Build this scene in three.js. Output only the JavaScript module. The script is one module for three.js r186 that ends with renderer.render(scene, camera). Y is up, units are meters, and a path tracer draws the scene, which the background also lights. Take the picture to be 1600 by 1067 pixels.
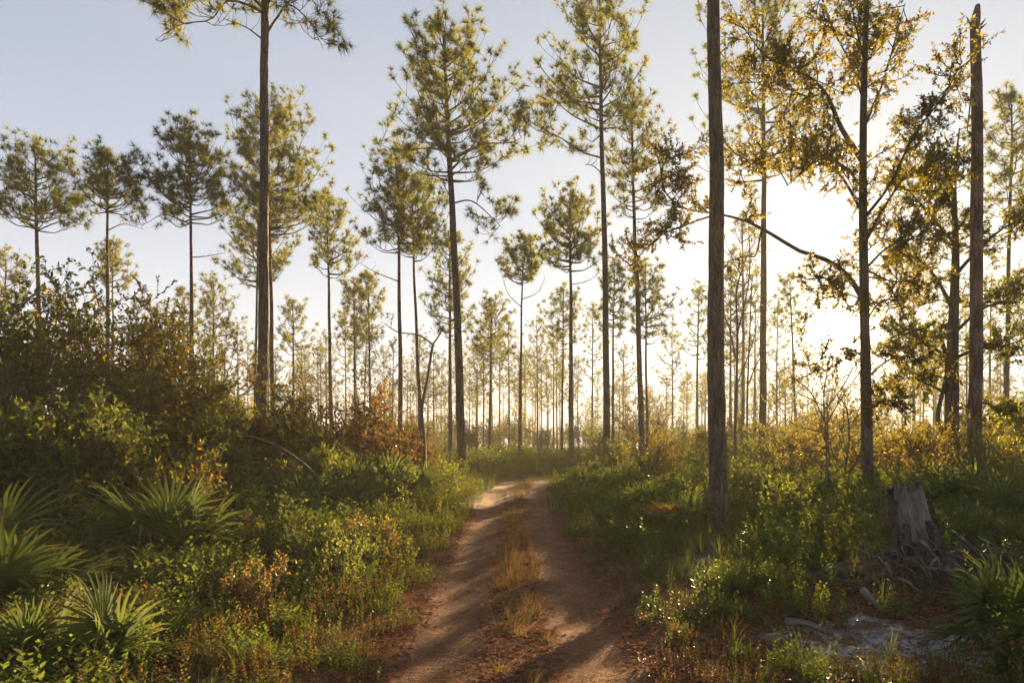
import * as THREE from 'three';
import { ImprovedNoise } from 'three/addons/math/ImprovedNoise.js';

// ---------- camera, sky, sun, exposure ----------
const F = 1250, CX = 800, HY = 692, EYE = 1.7;          // focal length and horizon of the picture, in picture units; eye height in metres
const scene = new THREE.Scene();
const camera = new THREE.PerspectiveCamera(2 * Math.atan(533.5 / F) * 180 / Math.PI, 1600 / 1067, 0.1, 3000);
camera.position.set(0, EYE, 0);
camera.lookAt(0, EYE, -10);
camera.setViewOffset(1600, 1067, 0, -(HY - 533.5), 1600, 1067);   // lens shifted up so that the trunks stay upright
const renderer = new THREE.WebGLRenderer({ antialias: true });
renderer.toneMapping = THREE.LinearToneMapping;
renderer.toneMappingExposure = 7.3;
renderer.shadowMap.enabled = true;

const toSun = new THREE.Vector3((1310 - CX) / F, (HY - 520) / F, -1).normalize();
{
  const W = 1024, H = 512, data = new Float32Array(W * H * 4);
  for (let j = 0; j < H; j++) {
    const up = ((j + 0.5) / H - 0.5) * Math.PI, y = Math.sin(up), el = Math.max(0, up) * 180 / Math.PI;
    const k = Math.exp(-el / 15), z = Math.exp(-el / 34);
    for (let i = 0; i < W; i++) {
      const a = ((i + 0.5) / W - 0.5) * 2 * Math.PI, x = Math.cos(a) * Math.cos(up), zz = Math.sin(a) * Math.cos(up);
      const c = Math.min(1, Math.max(-1, x * toSun.x + y * toSun.y + zz * toSun.z)), th = Math.acos(c) * 180 / Math.PI;
      const wide = Math.exp(-th / 26), glow = Math.exp(-th / 5.5), core = Math.exp(-th * th / 1.8), away = 0.65 + 0.35 * c;
      const o = (j * W + i) * 4;
      data[o] = 0.035 + 0.19 * z + 0.16 * k * away + 0.27 * wide + 0.4 * glow + 16 * core;
      data[o + 1] = 0.062 + 0.231 * z + 0.13 * k * away + 0.235 * wide + 0.32 * glow + 13 * core;
      data[o + 2] = 0.12 + 0.29 * z + 0.07 * k * away + 0.155 * wide + 0.15 * glow + 8 * core;
      for (let q = 0; q < 3; q++) data[o + q] *= 0.32;
      data[o + 3] = 1;
    }
  }
  const t = new THREE.DataTexture(data, W, H, THREE.RGBAFormat, THREE.FloatType);
  t.mapping = THREE.EquirectangularReflectionMapping; t.magFilter = THREE.LinearFilter; t.minFilter = THREE.LinearFilter; t.needsUpdate = true;
  scene.background = t; scene.environment = t;
}
const sun = new THREE.DirectionalLight(new THREE.Color().setRGB(1, 0.715, 0.355), 5);
sun.name = 'sun';
sun.position.copy(toSun).multiplyScalar(200); sun.target.position.set(0, 0, -25);
sun.position.add(sun.target.position);
sun.castShadow = true; sun.shadow.radius = 1.1;
sun.shadow.mapSize.set(4096, 4096);
Object.assign(sun.shadow.camera, { left: -120, right: 120, top: 80, bottom: -40, near: 1, far: 500 });
scene.add(sun); scene.add(sun.target);
scene.fog = new THREE.FogExp2(new THREE.Color().setRGB(1, 0.93, 0.74), 0.0012);

// ---------- helpers ----------
const V = (x, y, z) => new THREE.Vector3(x, y, z);
const P = (px, py, d) => V((px - CX) / F * d, EYE + (HY - py) / F * d, -d);   // where a ray of the picture is at depth d
const noise = new ImprovedNoise();
const nz = (x, y = 0, z = 0) => noise.noise(x + 31.7, y + 11.3, z + 71.9);
const fbm = (x, y, z = 0, n = 4) => { let s = 0, a = 0.5, f = 1; for (let i = 0; i < n; i++) { s += a * nz(x * f, y * f, z * f + i * 7.1); a *= 0.5; f *= 2.03; } return s; };
const lerp = THREE.MathUtils.lerp, clamp = THREE.MathUtils.clamp, smooth = (a, b, x) => { const t = clamp((x - a) / (b - a), 0, 1); return t * t * (3 - 2 * t); };
function rngOf(seed) { let a = seed * 2654435761 >>> 0; return () => { a = (a + 0x6d2b79f5) | 0; let t = Math.imul(a ^ (a >>> 15), 1 | a); t = (t + Math.imul(t ^ (t >>> 7), 61 | t)) ^ t; return ((t ^ (t >>> 14)) >>> 0) / 4294967296; }; }
const taken = {};
const numbered = (n) => { const k = taken[n] = (taken[n] ?? -1) + 1; return k ? n + '_' + String(k).padStart(3, '0') : n; };

class MB {                                                  // collects faces for one mesh
  constructor() { this.p = []; this.n = []; this.u = []; this.c = []; this.i = []; }
  get count() { return this.p.length / 3; }
  geometry(auto) {
    const g = new THREE.BufferGeometry();
    g.setAttribute('position', new THREE.Float32BufferAttribute(this.p, 3));
    g.setAttribute('uv', new THREE.Float32BufferAttribute(this.u, 2));
    if (this.c.length) g.setAttribute('color', new THREE.Float32BufferAttribute(this.c, 3));
    g.setIndex(this.i);
    if (auto) g.computeVertexNormals(); else g.setAttribute('normal', new THREE.Float32BufferAttribute(this.n, 3));
    return g;
  }
  build(name, mat, parent, auto) {
    const m = new THREE.Mesh(this.geometry(auto), mat);
    m.name = parent === scene ? numbered(name) : name; m.castShadow = m.receiveShadow = true;
    parent.add(m);
    return m;
  }
}
function thing(name, label, category, group) {
  const o = new THREE.Group(); o.name = numbered(name); scene.add(o);
  o.userData = { label, category }; if (group) o.userData.group = group;
  return o;
}
function copyOf(src, label, group) {
  const o = src.clone(); o.name = numbered(src.name.replace(/_\d{3}$/, '')); scene.add(o);
  o.userData = { label, category: src.userData.category }; if (group) o.userData.group = group;
  return o;
}
const _a = V(), _b = V(), _t = V(), _s = V();
// a tube through points with a radius at each; rough(k, angle, along) may push its surface in or out
function tube(mb, pts, rad, sides, color, rough, cap) {
  const n = pts.length, side = V(), other = V(), dir = V();
  let along = 0; const base = mb.count;
  dir.subVectors(pts[1], pts[0]).normalize();
  side.set(0, 0, 1).addScaledVector(dir, -dir.z); if (side.lengthSq() < 0.01) side.set(1, 0, 0).addScaledVector(dir, -dir.x);
  side.normalize();
  for (let k = 0; k < n; k++) {
    dir.subVectors(pts[Math.min(n - 1, k + 1)], pts[Math.max(0, k - 1)]).normalize();
    side.addScaledVector(dir, -side.dot(dir)).normalize(); other.crossVectors(dir, side);
    if (k) along += pts[k].distanceTo(pts[k - 1]);
    for (let j = 0; j <= sides; j++) {
      const a = j / sides * Math.PI * 2 + Math.PI, ca = Math.cos(a), sa = Math.sin(a), r = rad[k] * (1 + (rough ? rough(along, a, rad[k]) : 0));
      const x = -side.x * ca + other.x * sa, y = -side.y * ca + other.y * sa, z = -side.z * ca + other.z * sa;
      mb.p.push(pts[k].x + x * r, pts[k].y + y * r, pts[k].z + z * r); mb.n.push(x, y, z);
      mb.u.push(j / sides * Math.max(1, Math.round(rad[0] * 6.283 / 0.5)) * 0.5, along); if (color) mb.c.push(color[0], color[1], color[2]);
      if (k && j) { const q = base + k * (sides + 1) + j; mb.i.push(q, q - sides - 2, q - 1, q, q - sides - 1, q - sides - 2); }
    }
  }
  if (cap) {
    const q = mb.count, e = pts[n - 1]; mb.p.push(e.x, e.y, e.z); mb.n.push(dir.x, dir.y, dir.z); mb.u.push(0, along); if (color) mb.c.push(color[0], color[1], color[2]);
    for (let j = 1; j <= sides; j++) mb.i.push(q, q - sides - 1 + j, q - sides - 1 + j - 1);
  }
}
// a bent leaf: base, two sides, tip
function leaf(mb, p, dir, nrm, len, wid, col, fold = 0.12) {
  _s.crossVectors(dir, nrm).normalize(); _t.crossVectors(_s, dir).normalize();
  const q = mb.count, m = 0.48;
  const bx = p.x, by = p.y, bz = p.z;
  mb.p.push(bx, by, bz,
    bx + dir.x * len * m + _s.x * wid + _t.x * wid * fold, by + dir.y * len * m + _s.y * wid + _t.y * wid * fold, bz + dir.z * len * m + _s.z * wid + _t.z * wid * fold,
    bx + dir.x * len * m - _s.x * wid + _t.x * wid * fold, by + dir.y * len * m - _s.y * wid + _t.y * wid * fold, bz + dir.z * len * m - _s.z * wid + _t.z * wid * fold,
    bx + dir.x * len - _t.x * len * 0.08, by + dir.y * len - _t.y * len * 0.08, bz + dir.z * len - _t.z * len * 0.08);
  for (let k = 0; k < 4; k++) { mb.n.push(_t.x, _t.y, _t.z); mb.c.push(col[0], col[1], col[2]); }
  mb.u.push(0.5, 0, 1, 0.5, 0, 0.5, 0.5, 1);
  mb.i.push(q, q + 1, q + 3, q, q + 3, q + 2);
}
// a brush of long needles round a twig's tip
function brush(mb, p, dir, size, count, wide, col, rng, spread = 1.25) {
  for (let k = 0; k < count; k++) {
    const d = _a.set(rng() * 2 - 1, rng() * 2 - 1, rng() * 2 - 1).normalize().multiplyScalar(spread).add(dir); d.y -= 0.05; d.normalize();
    const l = size * (0.65 + 0.5 * rng());
    _b.set(rng() - 0.5, rng() - 0.5, rng() - 0.5).cross(d).normalize();
    const n = _t.crossVectors(_b, d), q = mb.count, back = -0.12 * size * rng(), x = p.x + dir.x * back, y = p.y + dir.y * back, z = p.z + dir.z * back, w = wide * (0.7 + 0.6 * rng());
    mb.p.push(x - _b.x * w, y - _b.y * w, z - _b.z * w, x + _b.x * w, y + _b.y * w, z + _b.z * w, x + d.x * l, y + d.y * l - l * l * 0.18, z + d.z * l);
    const v = 0.8 + 0.4 * rng();
    for (let j = 0; j < 3; j++) { mb.n.push(n.x, n.y, n.z); mb.c.push(col[0] * v, col[1] * v, col[2] * v); }
    mb.u.push(0, 0, 1, 0, 0.5, 1); mb.i.push(q, q + 1, q + 2);
  }
}
function spline(pts, n) { return new THREE.CatmullRomCurve3(pts, false, 'centripetal').getPoints(n); }
const taper = (n, a, b, pow = 1) => Array.from({ length: n }, (_, k) => lerp(a, b, Math.pow(k / (n - 1), pow)));

// ---------- textures ----------
function texture(size, pixel, srgb) {                        // pixel(u, v) -> [r, g, b] 0..1, tiling
  const d = new Uint8Array(size * size * 4);
  for (let j = 0; j < size; j++) for (let i = 0; i < size; i++) {
    const c = pixel(i / size, j / size), o = (j * size + i) * 4;
    d[o] = clamp(c[0], 0, 1) * 255; d[o + 1] = clamp(c[1] ?? c[0], 0, 1) * 255; d[o + 2] = clamp(c[2] ?? c[0], 0, 1) * 255; d[o + 3] = 255;
  }
  const t = new THREE.DataTexture(d, size, size); t.wrapS = t.wrapT = THREE.RepeatWrapping; t.magFilter = THREE.LinearFilter; t.minFilter = THREE.LinearMipmapLinearFilter; t.generateMipmaps = true;
  if (srgb) t.colorSpace = THREE.SRGBColorSpace; t.needsUpdate = true;
  return t;
}
const ring = (u, v, f, s = 0) => {                           // noise that tiles
  const a = u * Math.PI * 2, b = v * Math.PI * 2, r = f / (Math.PI * 2);
  return (noise.noise(Math.cos(a) * r + 9 + s, Math.sin(a) * r + 4, Math.cos(b) * r + Math.sin(b) * r * 1.7) + noise.noise(Math.sin(b) * r + s, Math.cos(b) * r + 14, Math.cos(a) * r - Math.sin(a) * r * 1.3)) * 0.7;
};
// bark: upright plates; cells know their tone and how far their edge is
function cellMap(nx, ny, seed) {
  const r = rngOf(seed), pts = [];
  for (let j = 0; j < ny; j++) for (let i = 0; i < nx; i++) pts.push([(i + 0.15 + 0.7 * r() + (j % 2) * 0.5) / nx, (j + 0.1 + 0.8 * r()) / ny, r()]);
  return (u, v) => {
    let a = 9, b = 9, t = 0; const ci = Math.floor(u * nx), cj = Math.floor(v * ny);
    for (let dj = -2; dj <= 2; dj++) for (let di = -2; di <= 2; di++) {
      const p = pts[((cj + dj + ny) % ny) * nx + ((ci + di + nx) % nx)];
      let dx = u - p[0], dy = v - p[1]; dx -= Math.round(dx); dy -= Math.round(dy);
      const d = Math.hypot(dx * nx, dy * ny);
      if (d < a) { b = a; a = d; t = p[2]; } else if (d < b) b = d;
    }
    return [b - a, t];
  };
}
const barkCells = cellMap(9, 4, 5);
const barkAt = (u, v) => barkCells(((u + 0.06 * ring(u, v, 3)) % 1 + 1) % 1, ((v + 0.03 * ring(u, v, 5, 3)) % 1 + 1) % 1);
const barkColor = texture(256, (u, v) => { const [, t] = barkAt(u, v), g = 0.56 + 0.36 * t + 0.16 * ring(u, v, 30) + 0.12 * ring(u, v, 9, 6); return [g, g * (0.95 + 0.03 * t), g * (0.9 + 0.08 * t)]; }, true);
const barkBump = texture(256, (u, v) => { const [e] = barkAt(u, v); return [smooth(0, 0.34, e) * 0.75 + 0.2 * ring(u, v, 34) + 0.1]; });
for (const t of [barkColor, barkBump]) t.repeat.set(1.15, 0.85);
const woodGrain = texture(256, (u, v) => { const g = 0.72 + 0.16 * ring(u, v * 0.12 + 0.1, 40) + 0.14 * ring(u, v, 6, 2); return [g, g * 0.98, g * 0.94]; }, true);
const woodBump = texture(256, (u, v) => [0.5 + 0.4 * ring(u, Math.round(v * 3) / 12, 60) + 0.1 * ring(u, v, 20)]);
const soilColor = texture(512, (u, v) => {
  const g = 0.72 + 0.13 * ring(u, v, 90) + 0.1 * ring(u, v, 24, 2) + 0.1 * ring(u, v, 7, 5), w = 0.06 * ring(u, v, 12, 8);
  return [g + w, g, g - w];
}, true);
const soilBump = texture(512, (u, v) => [0.5 + 0.22 * ring(u, v, 110) + 0.2 * ring(u, v, 36, 4) + 0.25 * ring(u, v, 11, 7)]);

// ---------- materials ----------
const std = (o) => new THREE.MeshStandardMaterial({ roughness: 0.95, ...o });
const rgb = (r, g, b) => new THREE.Color().setRGB(r, g, b);
const M = {
  ground: std({ vertexColors: true, map: soilColor, bumpMap: soilBump, bumpScale: 0.03, roughness: 1 }),
  road: std({ vertexColors: true, map: soilColor, bumpMap: soilBump, bumpScale: 0.035, roughness: 1 }),
  sand: std({ vertexColors: true, map: soilColor, bumpMap: soilBump, bumpScale: 0.03, roughness: 1 }),
  bark: std({ color: rgb(0.19, 0.145, 0.115), map: barkColor, bumpMap: barkBump, bumpScale: 0.07 }),
  barkFar: std({ color: rgb(0.12, 0.09, 0.07) }),
  fallen: std({ color: rgb(0.06, 0.04, 0.03) }),
  twig: std({ color: rgb(0.12, 0.09, 0.07) }),
  oakBark: std({ color: rgb(0.15, 0.125, 0.1), map: barkColor, bumpMap: barkBump, bumpScale: 0.02 }),
  snag: std({ color: rgb(0.25, 0.175, 0.135), map: barkColor, bumpMap: barkBump, bumpScale: 0.02 }),
  deadWood: std({ color: rgb(0.33, 0.29, 0.25), map: woodGrain, bumpMap: woodBump, bumpScale: 0.012 }),
  stumpWood: std({ color: rgb(0.4, 0.36, 0.31), map: woodGrain, bumpMap: woodBump, bumpScale: 0.03 }),
  stumpBark: std({ color: rgb(0.13, 0.1, 0.08), map: barkColor, bumpMap: barkBump, bumpScale: 0.04 }),
  redRoot: std({ color: rgb(0.2, 0.11, 0.07), map: woodGrain, bumpMap: woodBump, bumpScale: 0.03 }),
  rootWood: std({ color: rgb(0.14, 0.11, 0.088), map: woodGrain, bumpMap: woodBump, bumpScale: 0.015 }),
  needle: new THREE.MeshPhysicalMaterial({ vertexColors: true, roughness: 1, transmission: 0.66, thickness: 0, specularIntensity: 0.12 }),
  leaf: new THREE.MeshPhysicalMaterial({ vertexColors: true, roughness: 1, transmission: 0.68, thickness: 0, specularIntensity: 0.1, clearcoat: 0.22, clearcoatRoughness: 0.3 }),
  frond: new THREE.MeshPhysicalMaterial({ vertexColors: true, roughness: 1, transmission: 0.5, thickness: 0, specularIntensity: 0.12, clearcoat: 0.15, clearcoatRoughness: 0.5 }),
  grass: new THREE.MeshPhysicalMaterial({ vertexColors: true, roughness: 1, transmission: 0.5, thickness: 0, specularIntensity: 0.1 }),
};

// ---------- ground and road ----------
const roadLine = spline([V(0.3, 0, 9), V(0.06, 0, 3), V(0.02, 0, -5.5), V(0.02, 0, -13), V(0.1, 0, -22), V(0.35, 0, -30), V(1.1, 0, -36), V(3.6, 0, -40.5), V(9, 0, -43.5), V(18, 0, -45), V(34, 0, -46), V(60, 0, -46)], 420);
function fromRoad(x, z) {                                    // signed distance from the middle of the road
  let best = 1e9, bi = 0;
  for (let k = 0; k < roadLine.length; k += 6) { const d = (roadLine[k].x - x) ** 2 + (roadLine[k].z - z) ** 2; if (d < best) { best = d; bi = k; } }
  for (let k = Math.max(0, bi - 6); k <= Math.min(roadLine.length - 1, bi + 6); k++) { const d = (roadLine[k].x - x) ** 2 + (roadLine[k].z - z) ** 2; if (d < best) { best = d; bi = k; } }
  const a = roadLine[Math.max(0, bi - 1)], b = roadLine[Math.min(roadLine.length - 1, bi + 1)];
  const tx = b.x - a.x, tz = b.z - a.z, l = Math.hypot(tx, tz) || 1, s = ((x - roadLine[bi].x) * -tz + (z - roadLine[bi].z) * tx) / l;
  return Math.sign(s) * Math.sqrt(best);
}
const STUMP = V((1432 - CX) / F * 9.4, 0, -9.4), SANDY = V((1370 - CX) / F * 6.6, 0, -6.5);
const rolling = (x, z) => 0.14 * nz(x / 9, z / 9) + 0.05 * nz(x / 2.3, z / 2.3, 4) + 0.02 * nz(x / 0.7, z / 0.7, 9);
const bed = (x, z) => 0.06 * nz(x / 9, z / 9);
const banks = (x, z, u) => lerp(bed(x, z), rolling(x, z) + 0.08, smooth(1.15, 2.6, u));
function groundY(x, z) {
  const u = Math.abs(fromRoad(x, z));
  let y = banks(x, z, u);
  const a = x - STUMP.x, s = Math.hypot(a / (a > 0 ? 1.9 : 1.2), (z - STUMP.z) / 0.85); y += 0.42 * Math.exp(-s * s * 1.6) * (0.85 + 0.5 * nz(x / 0.4, z / 0.4, 6));
  const h = Math.hypot((x - SANDY.x) / 1.1, (z - SANDY.z) / 1.0); y -= 0.1 * Math.exp(-h * h);
  return y - 0.16 * (1 - smooth(1.3, 1.75, u));
}
const roadHalf = 1.95;
const roadProfile = (u, x, z) => {
  const a = Math.abs(u), rut = Math.exp(-(((a - 0.72) / 0.3) ** 2));
  return banks(x, z, a) - 0.055 * rut + 0.03 * Math.exp(-((u / 0.3) ** 2)) + 0.03 * nz(x / 0.6, z / 0.4, 3) + 0.022 * nz(x / 0.17, z / 0.15, 8) * (1 - 0.4 * rut) + 0.03 * rut * nz(x / 2, z / 0.8, 5) - 0.16 * smooth(1.45 + 0.25 * nz(x / 0.5, z / 0.5, 1), 1.95, a);
};
{
  const N = 330, mb = new MB(), at = (s) => Math.sign(s) * (9 * Math.abs(s) + 26 * Math.abs(s) ** 2.2 + 395 * Math.abs(s) ** 7);
  for (let j = 0; j <= N; j++) for (let i = 0; i <= N; i++) {
    const x = at(i / N * 2 - 1), z = -16 + at(j / N * 2 - 1), y = Math.abs(x) < 90 && Math.abs(z) < 140 ? groundY(x, z) : 0;
    mb.p.push(x, y, z); mb.u.push(x / 1.7, z / 1.7);
    const u = Math.abs(fromRoad(x, z)), n = fbm(x / 3, z / 3) + 0.5 * fbm(x / 0.8, z / 0.8, 3), r = (1 - smooth(1.2, 2.6 + n, u));
    const litter = [0.12 + 0.05 * n, 0.065 + 0.03 * n, 0.028 + 0.012 * n], red = [0.3, 0.09, 0.026];
    mb.c.push(lerp(litter[0], red[0], r), lerp(litter[1], red[1], r), lerp(litter[2], red[2], r));
    if (i && j) { const q = j * (N + 1) + i; mb.i.push(q, q - N - 1, q - N - 2, q, q - N - 2, q - 1); }
  }
  const g = mb.build('ground', M.ground, scene, true); g.userData = { kind: 'structure', label: 'forest floor of leaf litter and pine straw', category: 'ground' };
  const rb = new MB(), C = 84;
  for (let k = 0; k < roadLine.length; k++) {
    const a = roadLine[Math.max(0, k - 1)], b = roadLine[Math.min(roadLine.length - 1, k + 1)], tx = b.x - a.x, tz = b.z - a.z, l = Math.hypot(tx, tz);
    for (let c = 0; c <= C; c++) {
      const u = (c / C * 2 - 1) * roadHalf, x = roadLine[k].x - tz / l * u, z = roadLine[k].z + tx / l * u;
      rb.p.push(x, roadProfile(u, x, z), z); rb.u.push(x / 1.1, z / 1.1);
      const rut = clamp(0.95 * Math.exp(-(((Math.abs(u) - 0.72) / 0.32) ** 2)) + 0.9 * fbm(x / 0.7, z / 1.2, 2), 0, 1), n = fbm(x / 0.4, z / 0.4, 6);
      const sandy = [0.42 + 0.16 * n, 0.155 + 0.07 * n, 0.048 + 0.022 * n], straw = [0.26 + 0.12 * n, 0.078 + 0.04 * n, 0.023 + 0.014 * n];
      for (let q = 0; q < 3; q++) rb.c.push(lerp(straw[q], sandy[q], rut));
      if (k && c) { const q = k * (C + 1) + c; rb.i.push(q, q - C - 2, q - C - 1, q, q - 1, q - C - 2); }
    }
  }
  const road = rb.build('road', M.road, scene, true); road.userData = { kind: 'structure', label: 'reddish sandy two-track road curving away through the pines', category: 'road' };
  const sb = new MB(), R = 26, A = 72;
  for (let j = 0; j <= R; j++) for (let i = 0; i <= A; i++) {
    const a = i / A * Math.PI * 2, r = j / R * (1.0 + 0.4 * nz(Math.cos(a) * 1.6, Math.sin(a) * 1.6, 2) + 0.3 * nz(Math.cos(a) * 5, Math.sin(a) * 5, 5)), x = SANDY.x + Math.cos(a) * r * 0.95, z = SANDY.z + Math.sin(a) * r * 1.15;
    sb.p.push(x, groundY(x, z) + 0.018 * (1 - (j / R) ** 4) + 0.03 * nz(x / 0.24, z / 0.24) + 0.012 * nz(x / 0.08, z / 0.08) + 0.01 - 0.03 * (j / R) ** 6, z); sb.u.push(x / 0.8, z / 0.8);
    const n = smooth(-0.1, 0.14, fbm(x / 0.3, z / 0.3, 5) + 0.06), w = [0.72, 0.7, 0.68], d = [0.24, 0.2, 0.165];
    for (let q = 0; q < 3; q++) sb.c.push(lerp(d[q], w[q], n));
    if (i && j) { const q = j * (A + 1) + i; sb.i.push(q, q - 1, q - A - 2, q, q - A - 2, q - A - 1); }
  }
  const sand = sb.build('sand_patch', M.sand, scene, true); sand.userData = { kind: 'structure', label: 'bare patch of pale sand in front of the stump', category: 'sand' };
}
const marks = [[3.7, 14.4, 'thick bare trunk'], [STUMP.x, 9.4, 'broken stump'], [SANDY.x, 6.5, 'pale sand patch'], [11, 19, 'tall broken snag'], [7.6, 17, 'golden oak'], [12.1, 22, 'dark forked oak'], [-4.2, 10, 'big dark palmetto'], [-1.9, 30, 'leaning pine trunk'], [3.8, 32, 'open-crowned pine trunk'], [-2.2, 20, 'crooked sapling'], [-7.1, 23, 'tall dark pine'], [-3.8, 20, 'red-leaved bush'], [-4.6, 7.4, 'left-edge palmetto'], [-3.4, 15.5, 'palmetto with the dry frond'], [11.3, 36, 'sunlit golden pine'], [4.1, 44, 'round-topped pine'], [0.5, 48, 'slim tuft-crowned pine'], [-9.4, 16.5, 'orange-leaved oak'], [-13.3, 33, 'straight pine'], [-16, 32, 'dark-topped pine'], [3.6, 5.9, 'right corner palmetto'], [5.5, 36, 'pointed-crown pine']];
function placeWords(x, d) {
  let best = 1e9, m; for (const k of marks) { const q = Math.hypot(k[0] - x, k[1] - d); if (q < best) { best = q; m = k; } }
  const dx = x - m[0] * d / m[1], dd = d - m[1];
  return (Math.abs(dd) > 1.3 * Math.abs(dx) ? (dd > 0 ? 'behind the ' : 'in front of the ') : (dx < 0 ? 'left of the ' : 'right of the ')) + m[2];
}
const onGround = (px, d) => { const x = (px - CX) / F * d; return V(x, groundY(x, -d), -d); };

// ---------- pines ----------
const GREEN = [0.1, 0.12, 0.02], OLIVE = [0.22, 0.19, 0.028];
function pineBranch(wood, crown, from, to, r0, rng, k) {
  // curve from the trunk to a point on the crown's edge, first outward, then up; side twigs carry brushes of needles
  const len = from.distanceTo(to), mid = V().lerpVectors(from, to, 0.5); mid.y -= len * (0.1 + 0.08 * rng()); mid.x += len * 0.1 * (rng() - 0.5); mid.z += len * 0.1 * (rng() - 0.5);
  const q1 = V().lerpVectors(from, mid, 0.5); q1.y -= len * 0.02 * rng();
  const pts = spline([from, q1, mid, to], 8);
  tube(wood, pts, taper(9, r0, 0.006 * k.thick), k.sides);
  const n = Math.max(3, Math.round(len * k.twigs * (0.8 + 0.4 * rng())));
  for (let j = 0; j <= n; j++) {
    const t = j === n ? 1 : lerp(k.bare, 1, (j + rng() * 0.6) / n), f = Math.min(7.99, t * 8), a = pts[Math.floor(f)].clone().lerp(pts[Math.floor(f) + 1], f % 1);
    const along = V().subVectors(pts[Math.min(8, Math.floor(f) + 1)], pts[Math.floor(f)]).normalize();
    const out = V(rng() - 0.5, rng() * 0.7 - 0.12, rng() - 0.5).normalize().multiplyScalar(j === n ? 0.3 : 1.15).add(along).normalize();
    const l = (0.22 + 0.34 * len * (1.15 - t) + 0.3 * rng()) * k.twigLen;
    const b = a.clone().addScaledVector(out, l); b.y += l * 0.18;
    tube(wood, [a, V().lerpVectors(a, b, 0.55).add(V(0, -l * 0.05, 0)), b], [0.011 * k.thick, 0.008 * k.thick, 0.005 * k.thick], 3);
    const tips = 1 + Math.floor(rng() * 2 + l * k.tips);
    for (let m = 0; m < tips; m++) {
      const s = m ? 0.45 + 0.5 * rng() : 1, p = V().lerpVectors(a, b, s);
      const dd = V(rng() - 0.5, rng() * 0.8 - 0.1, rng() - 0.5).normalize().multiplyScalar(m ? 1.1 : 0.35).add(out).normalize();
      if (m) { const e = p.clone().addScaledVector(dd, 0.14 + 0.16 * rng()); tube(wood, [p, e], [0.007 * k.thick, 0.004 * k.thick], 3); p.copy(e); }
      const w = clamp(rng() * 0.75 + 0.2 * nz(p.x, p.y, p.z), 0, 1), c = [lerp(GREEN[0], OLIVE[0], w), lerp(GREEN[1], OLIVE[1], w), lerp(GREEN[2], OLIVE[2], w)];
      brush(crown, p, dd, k.size * (0.8 + 0.4 * rng()), k.needles, k.wide, c, rng, k.spread ?? 1.25);
    }
  }
}
const near = { sides: 5, twigs: 3.0, bare: 0.28, twigLen: 1, tips: 3.8, size: 0.3, needles: 27, wide: 0.0095, thick: 1.1 };
const farther = { sides: 4, twigs: 2.8, bare: 0.3, twigLen: 1, tips: 3.2, size: 0.34, needles: 19, wide: 0.015, thick: 1.5 };
// crown between two heights of a trunk: tips spread on a rounded envelope
function pineCrown(tree, crown, pts, y0, y1, wl, wr, count, rng, k, branchMat) {
  const trunkAt = (y) => { for (let i = 1; i < pts.length; i++) if (pts[i].y >= y || i === pts.length - 1) { const t = clamp((y - pts[i - 1].y) / (pts[i].y - pts[i - 1].y), 0, 1); return V().lerpVectors(pts[i - 1], pts[i], t); } };
  const H = y1 - y0, wide = (wl + wr) / 2; let az = rng() * 6;
  const make = (from, to, r, s) => { const w = new MB(); pineBranch(w, crown, from, to, r, rng, { ...k, bare: lerp(k.bare + 0.26, k.bare - 0.06, smooth(0, 0.6, s)) }); if (tree) w.build('branch', branchMat, tree); else return w; };
  const extra = [];
  for (let j = 0; j < count; j++) {
    const t0 = clamp((j + 0.6 * rng()) / count, 0, 1), s = 1 - Math.pow(1 - t0, 1.3); az += 2.4 + 0.7 * (rng() - 0.5);
    const env = Math.pow(Math.sin(Math.PI * (0.24 + 0.64 * s)), 0.8), full = j % 3 ? 0.82 + 0.26 * rng() : 0.4 + 0.35 * rng();
    const c = Math.cos(az), side = c < 0 ? wl : wr, rx = side * env * full, rz = wide * env * full;
    const yt = y0 + H * s, axis = trunkAt(yt), to = V(axis.x + c * rx, yt + 0.08 * H * (rng() - 0.5), axis.z + Math.sin(az) * rz);
    const reach = Math.hypot(to.x - axis.x, to.z - axis.z), from = trunkAt(Math.max(y0 - 0.1 * H, Math.min(yt - reach * (0.3 + 0.75 * s), y1 - 0.12 * H)));
    extra.push(make(from, to, (0.02 + 0.016 * reach) * k.thick * 0.8, s));
  }
  const top = trunkAt(y1), tip = top.clone().add(V(0, 0.15, 0));
  extra.push(make(trunkAt(y1 - 0.14 * H), tip, 0.02 * k.thick, 1));
  return extra;
}
function ragged(seed, amp) { return (along, a, r) => amp * (nz(Math.cos(a) * 2.2 + seed, along * 1.1, Math.sin(a) * 2.2) + 0.6 * nz(Math.cos(a) * 6 + seed, along * 3.2, Math.sin(a) * 6)); }
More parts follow.
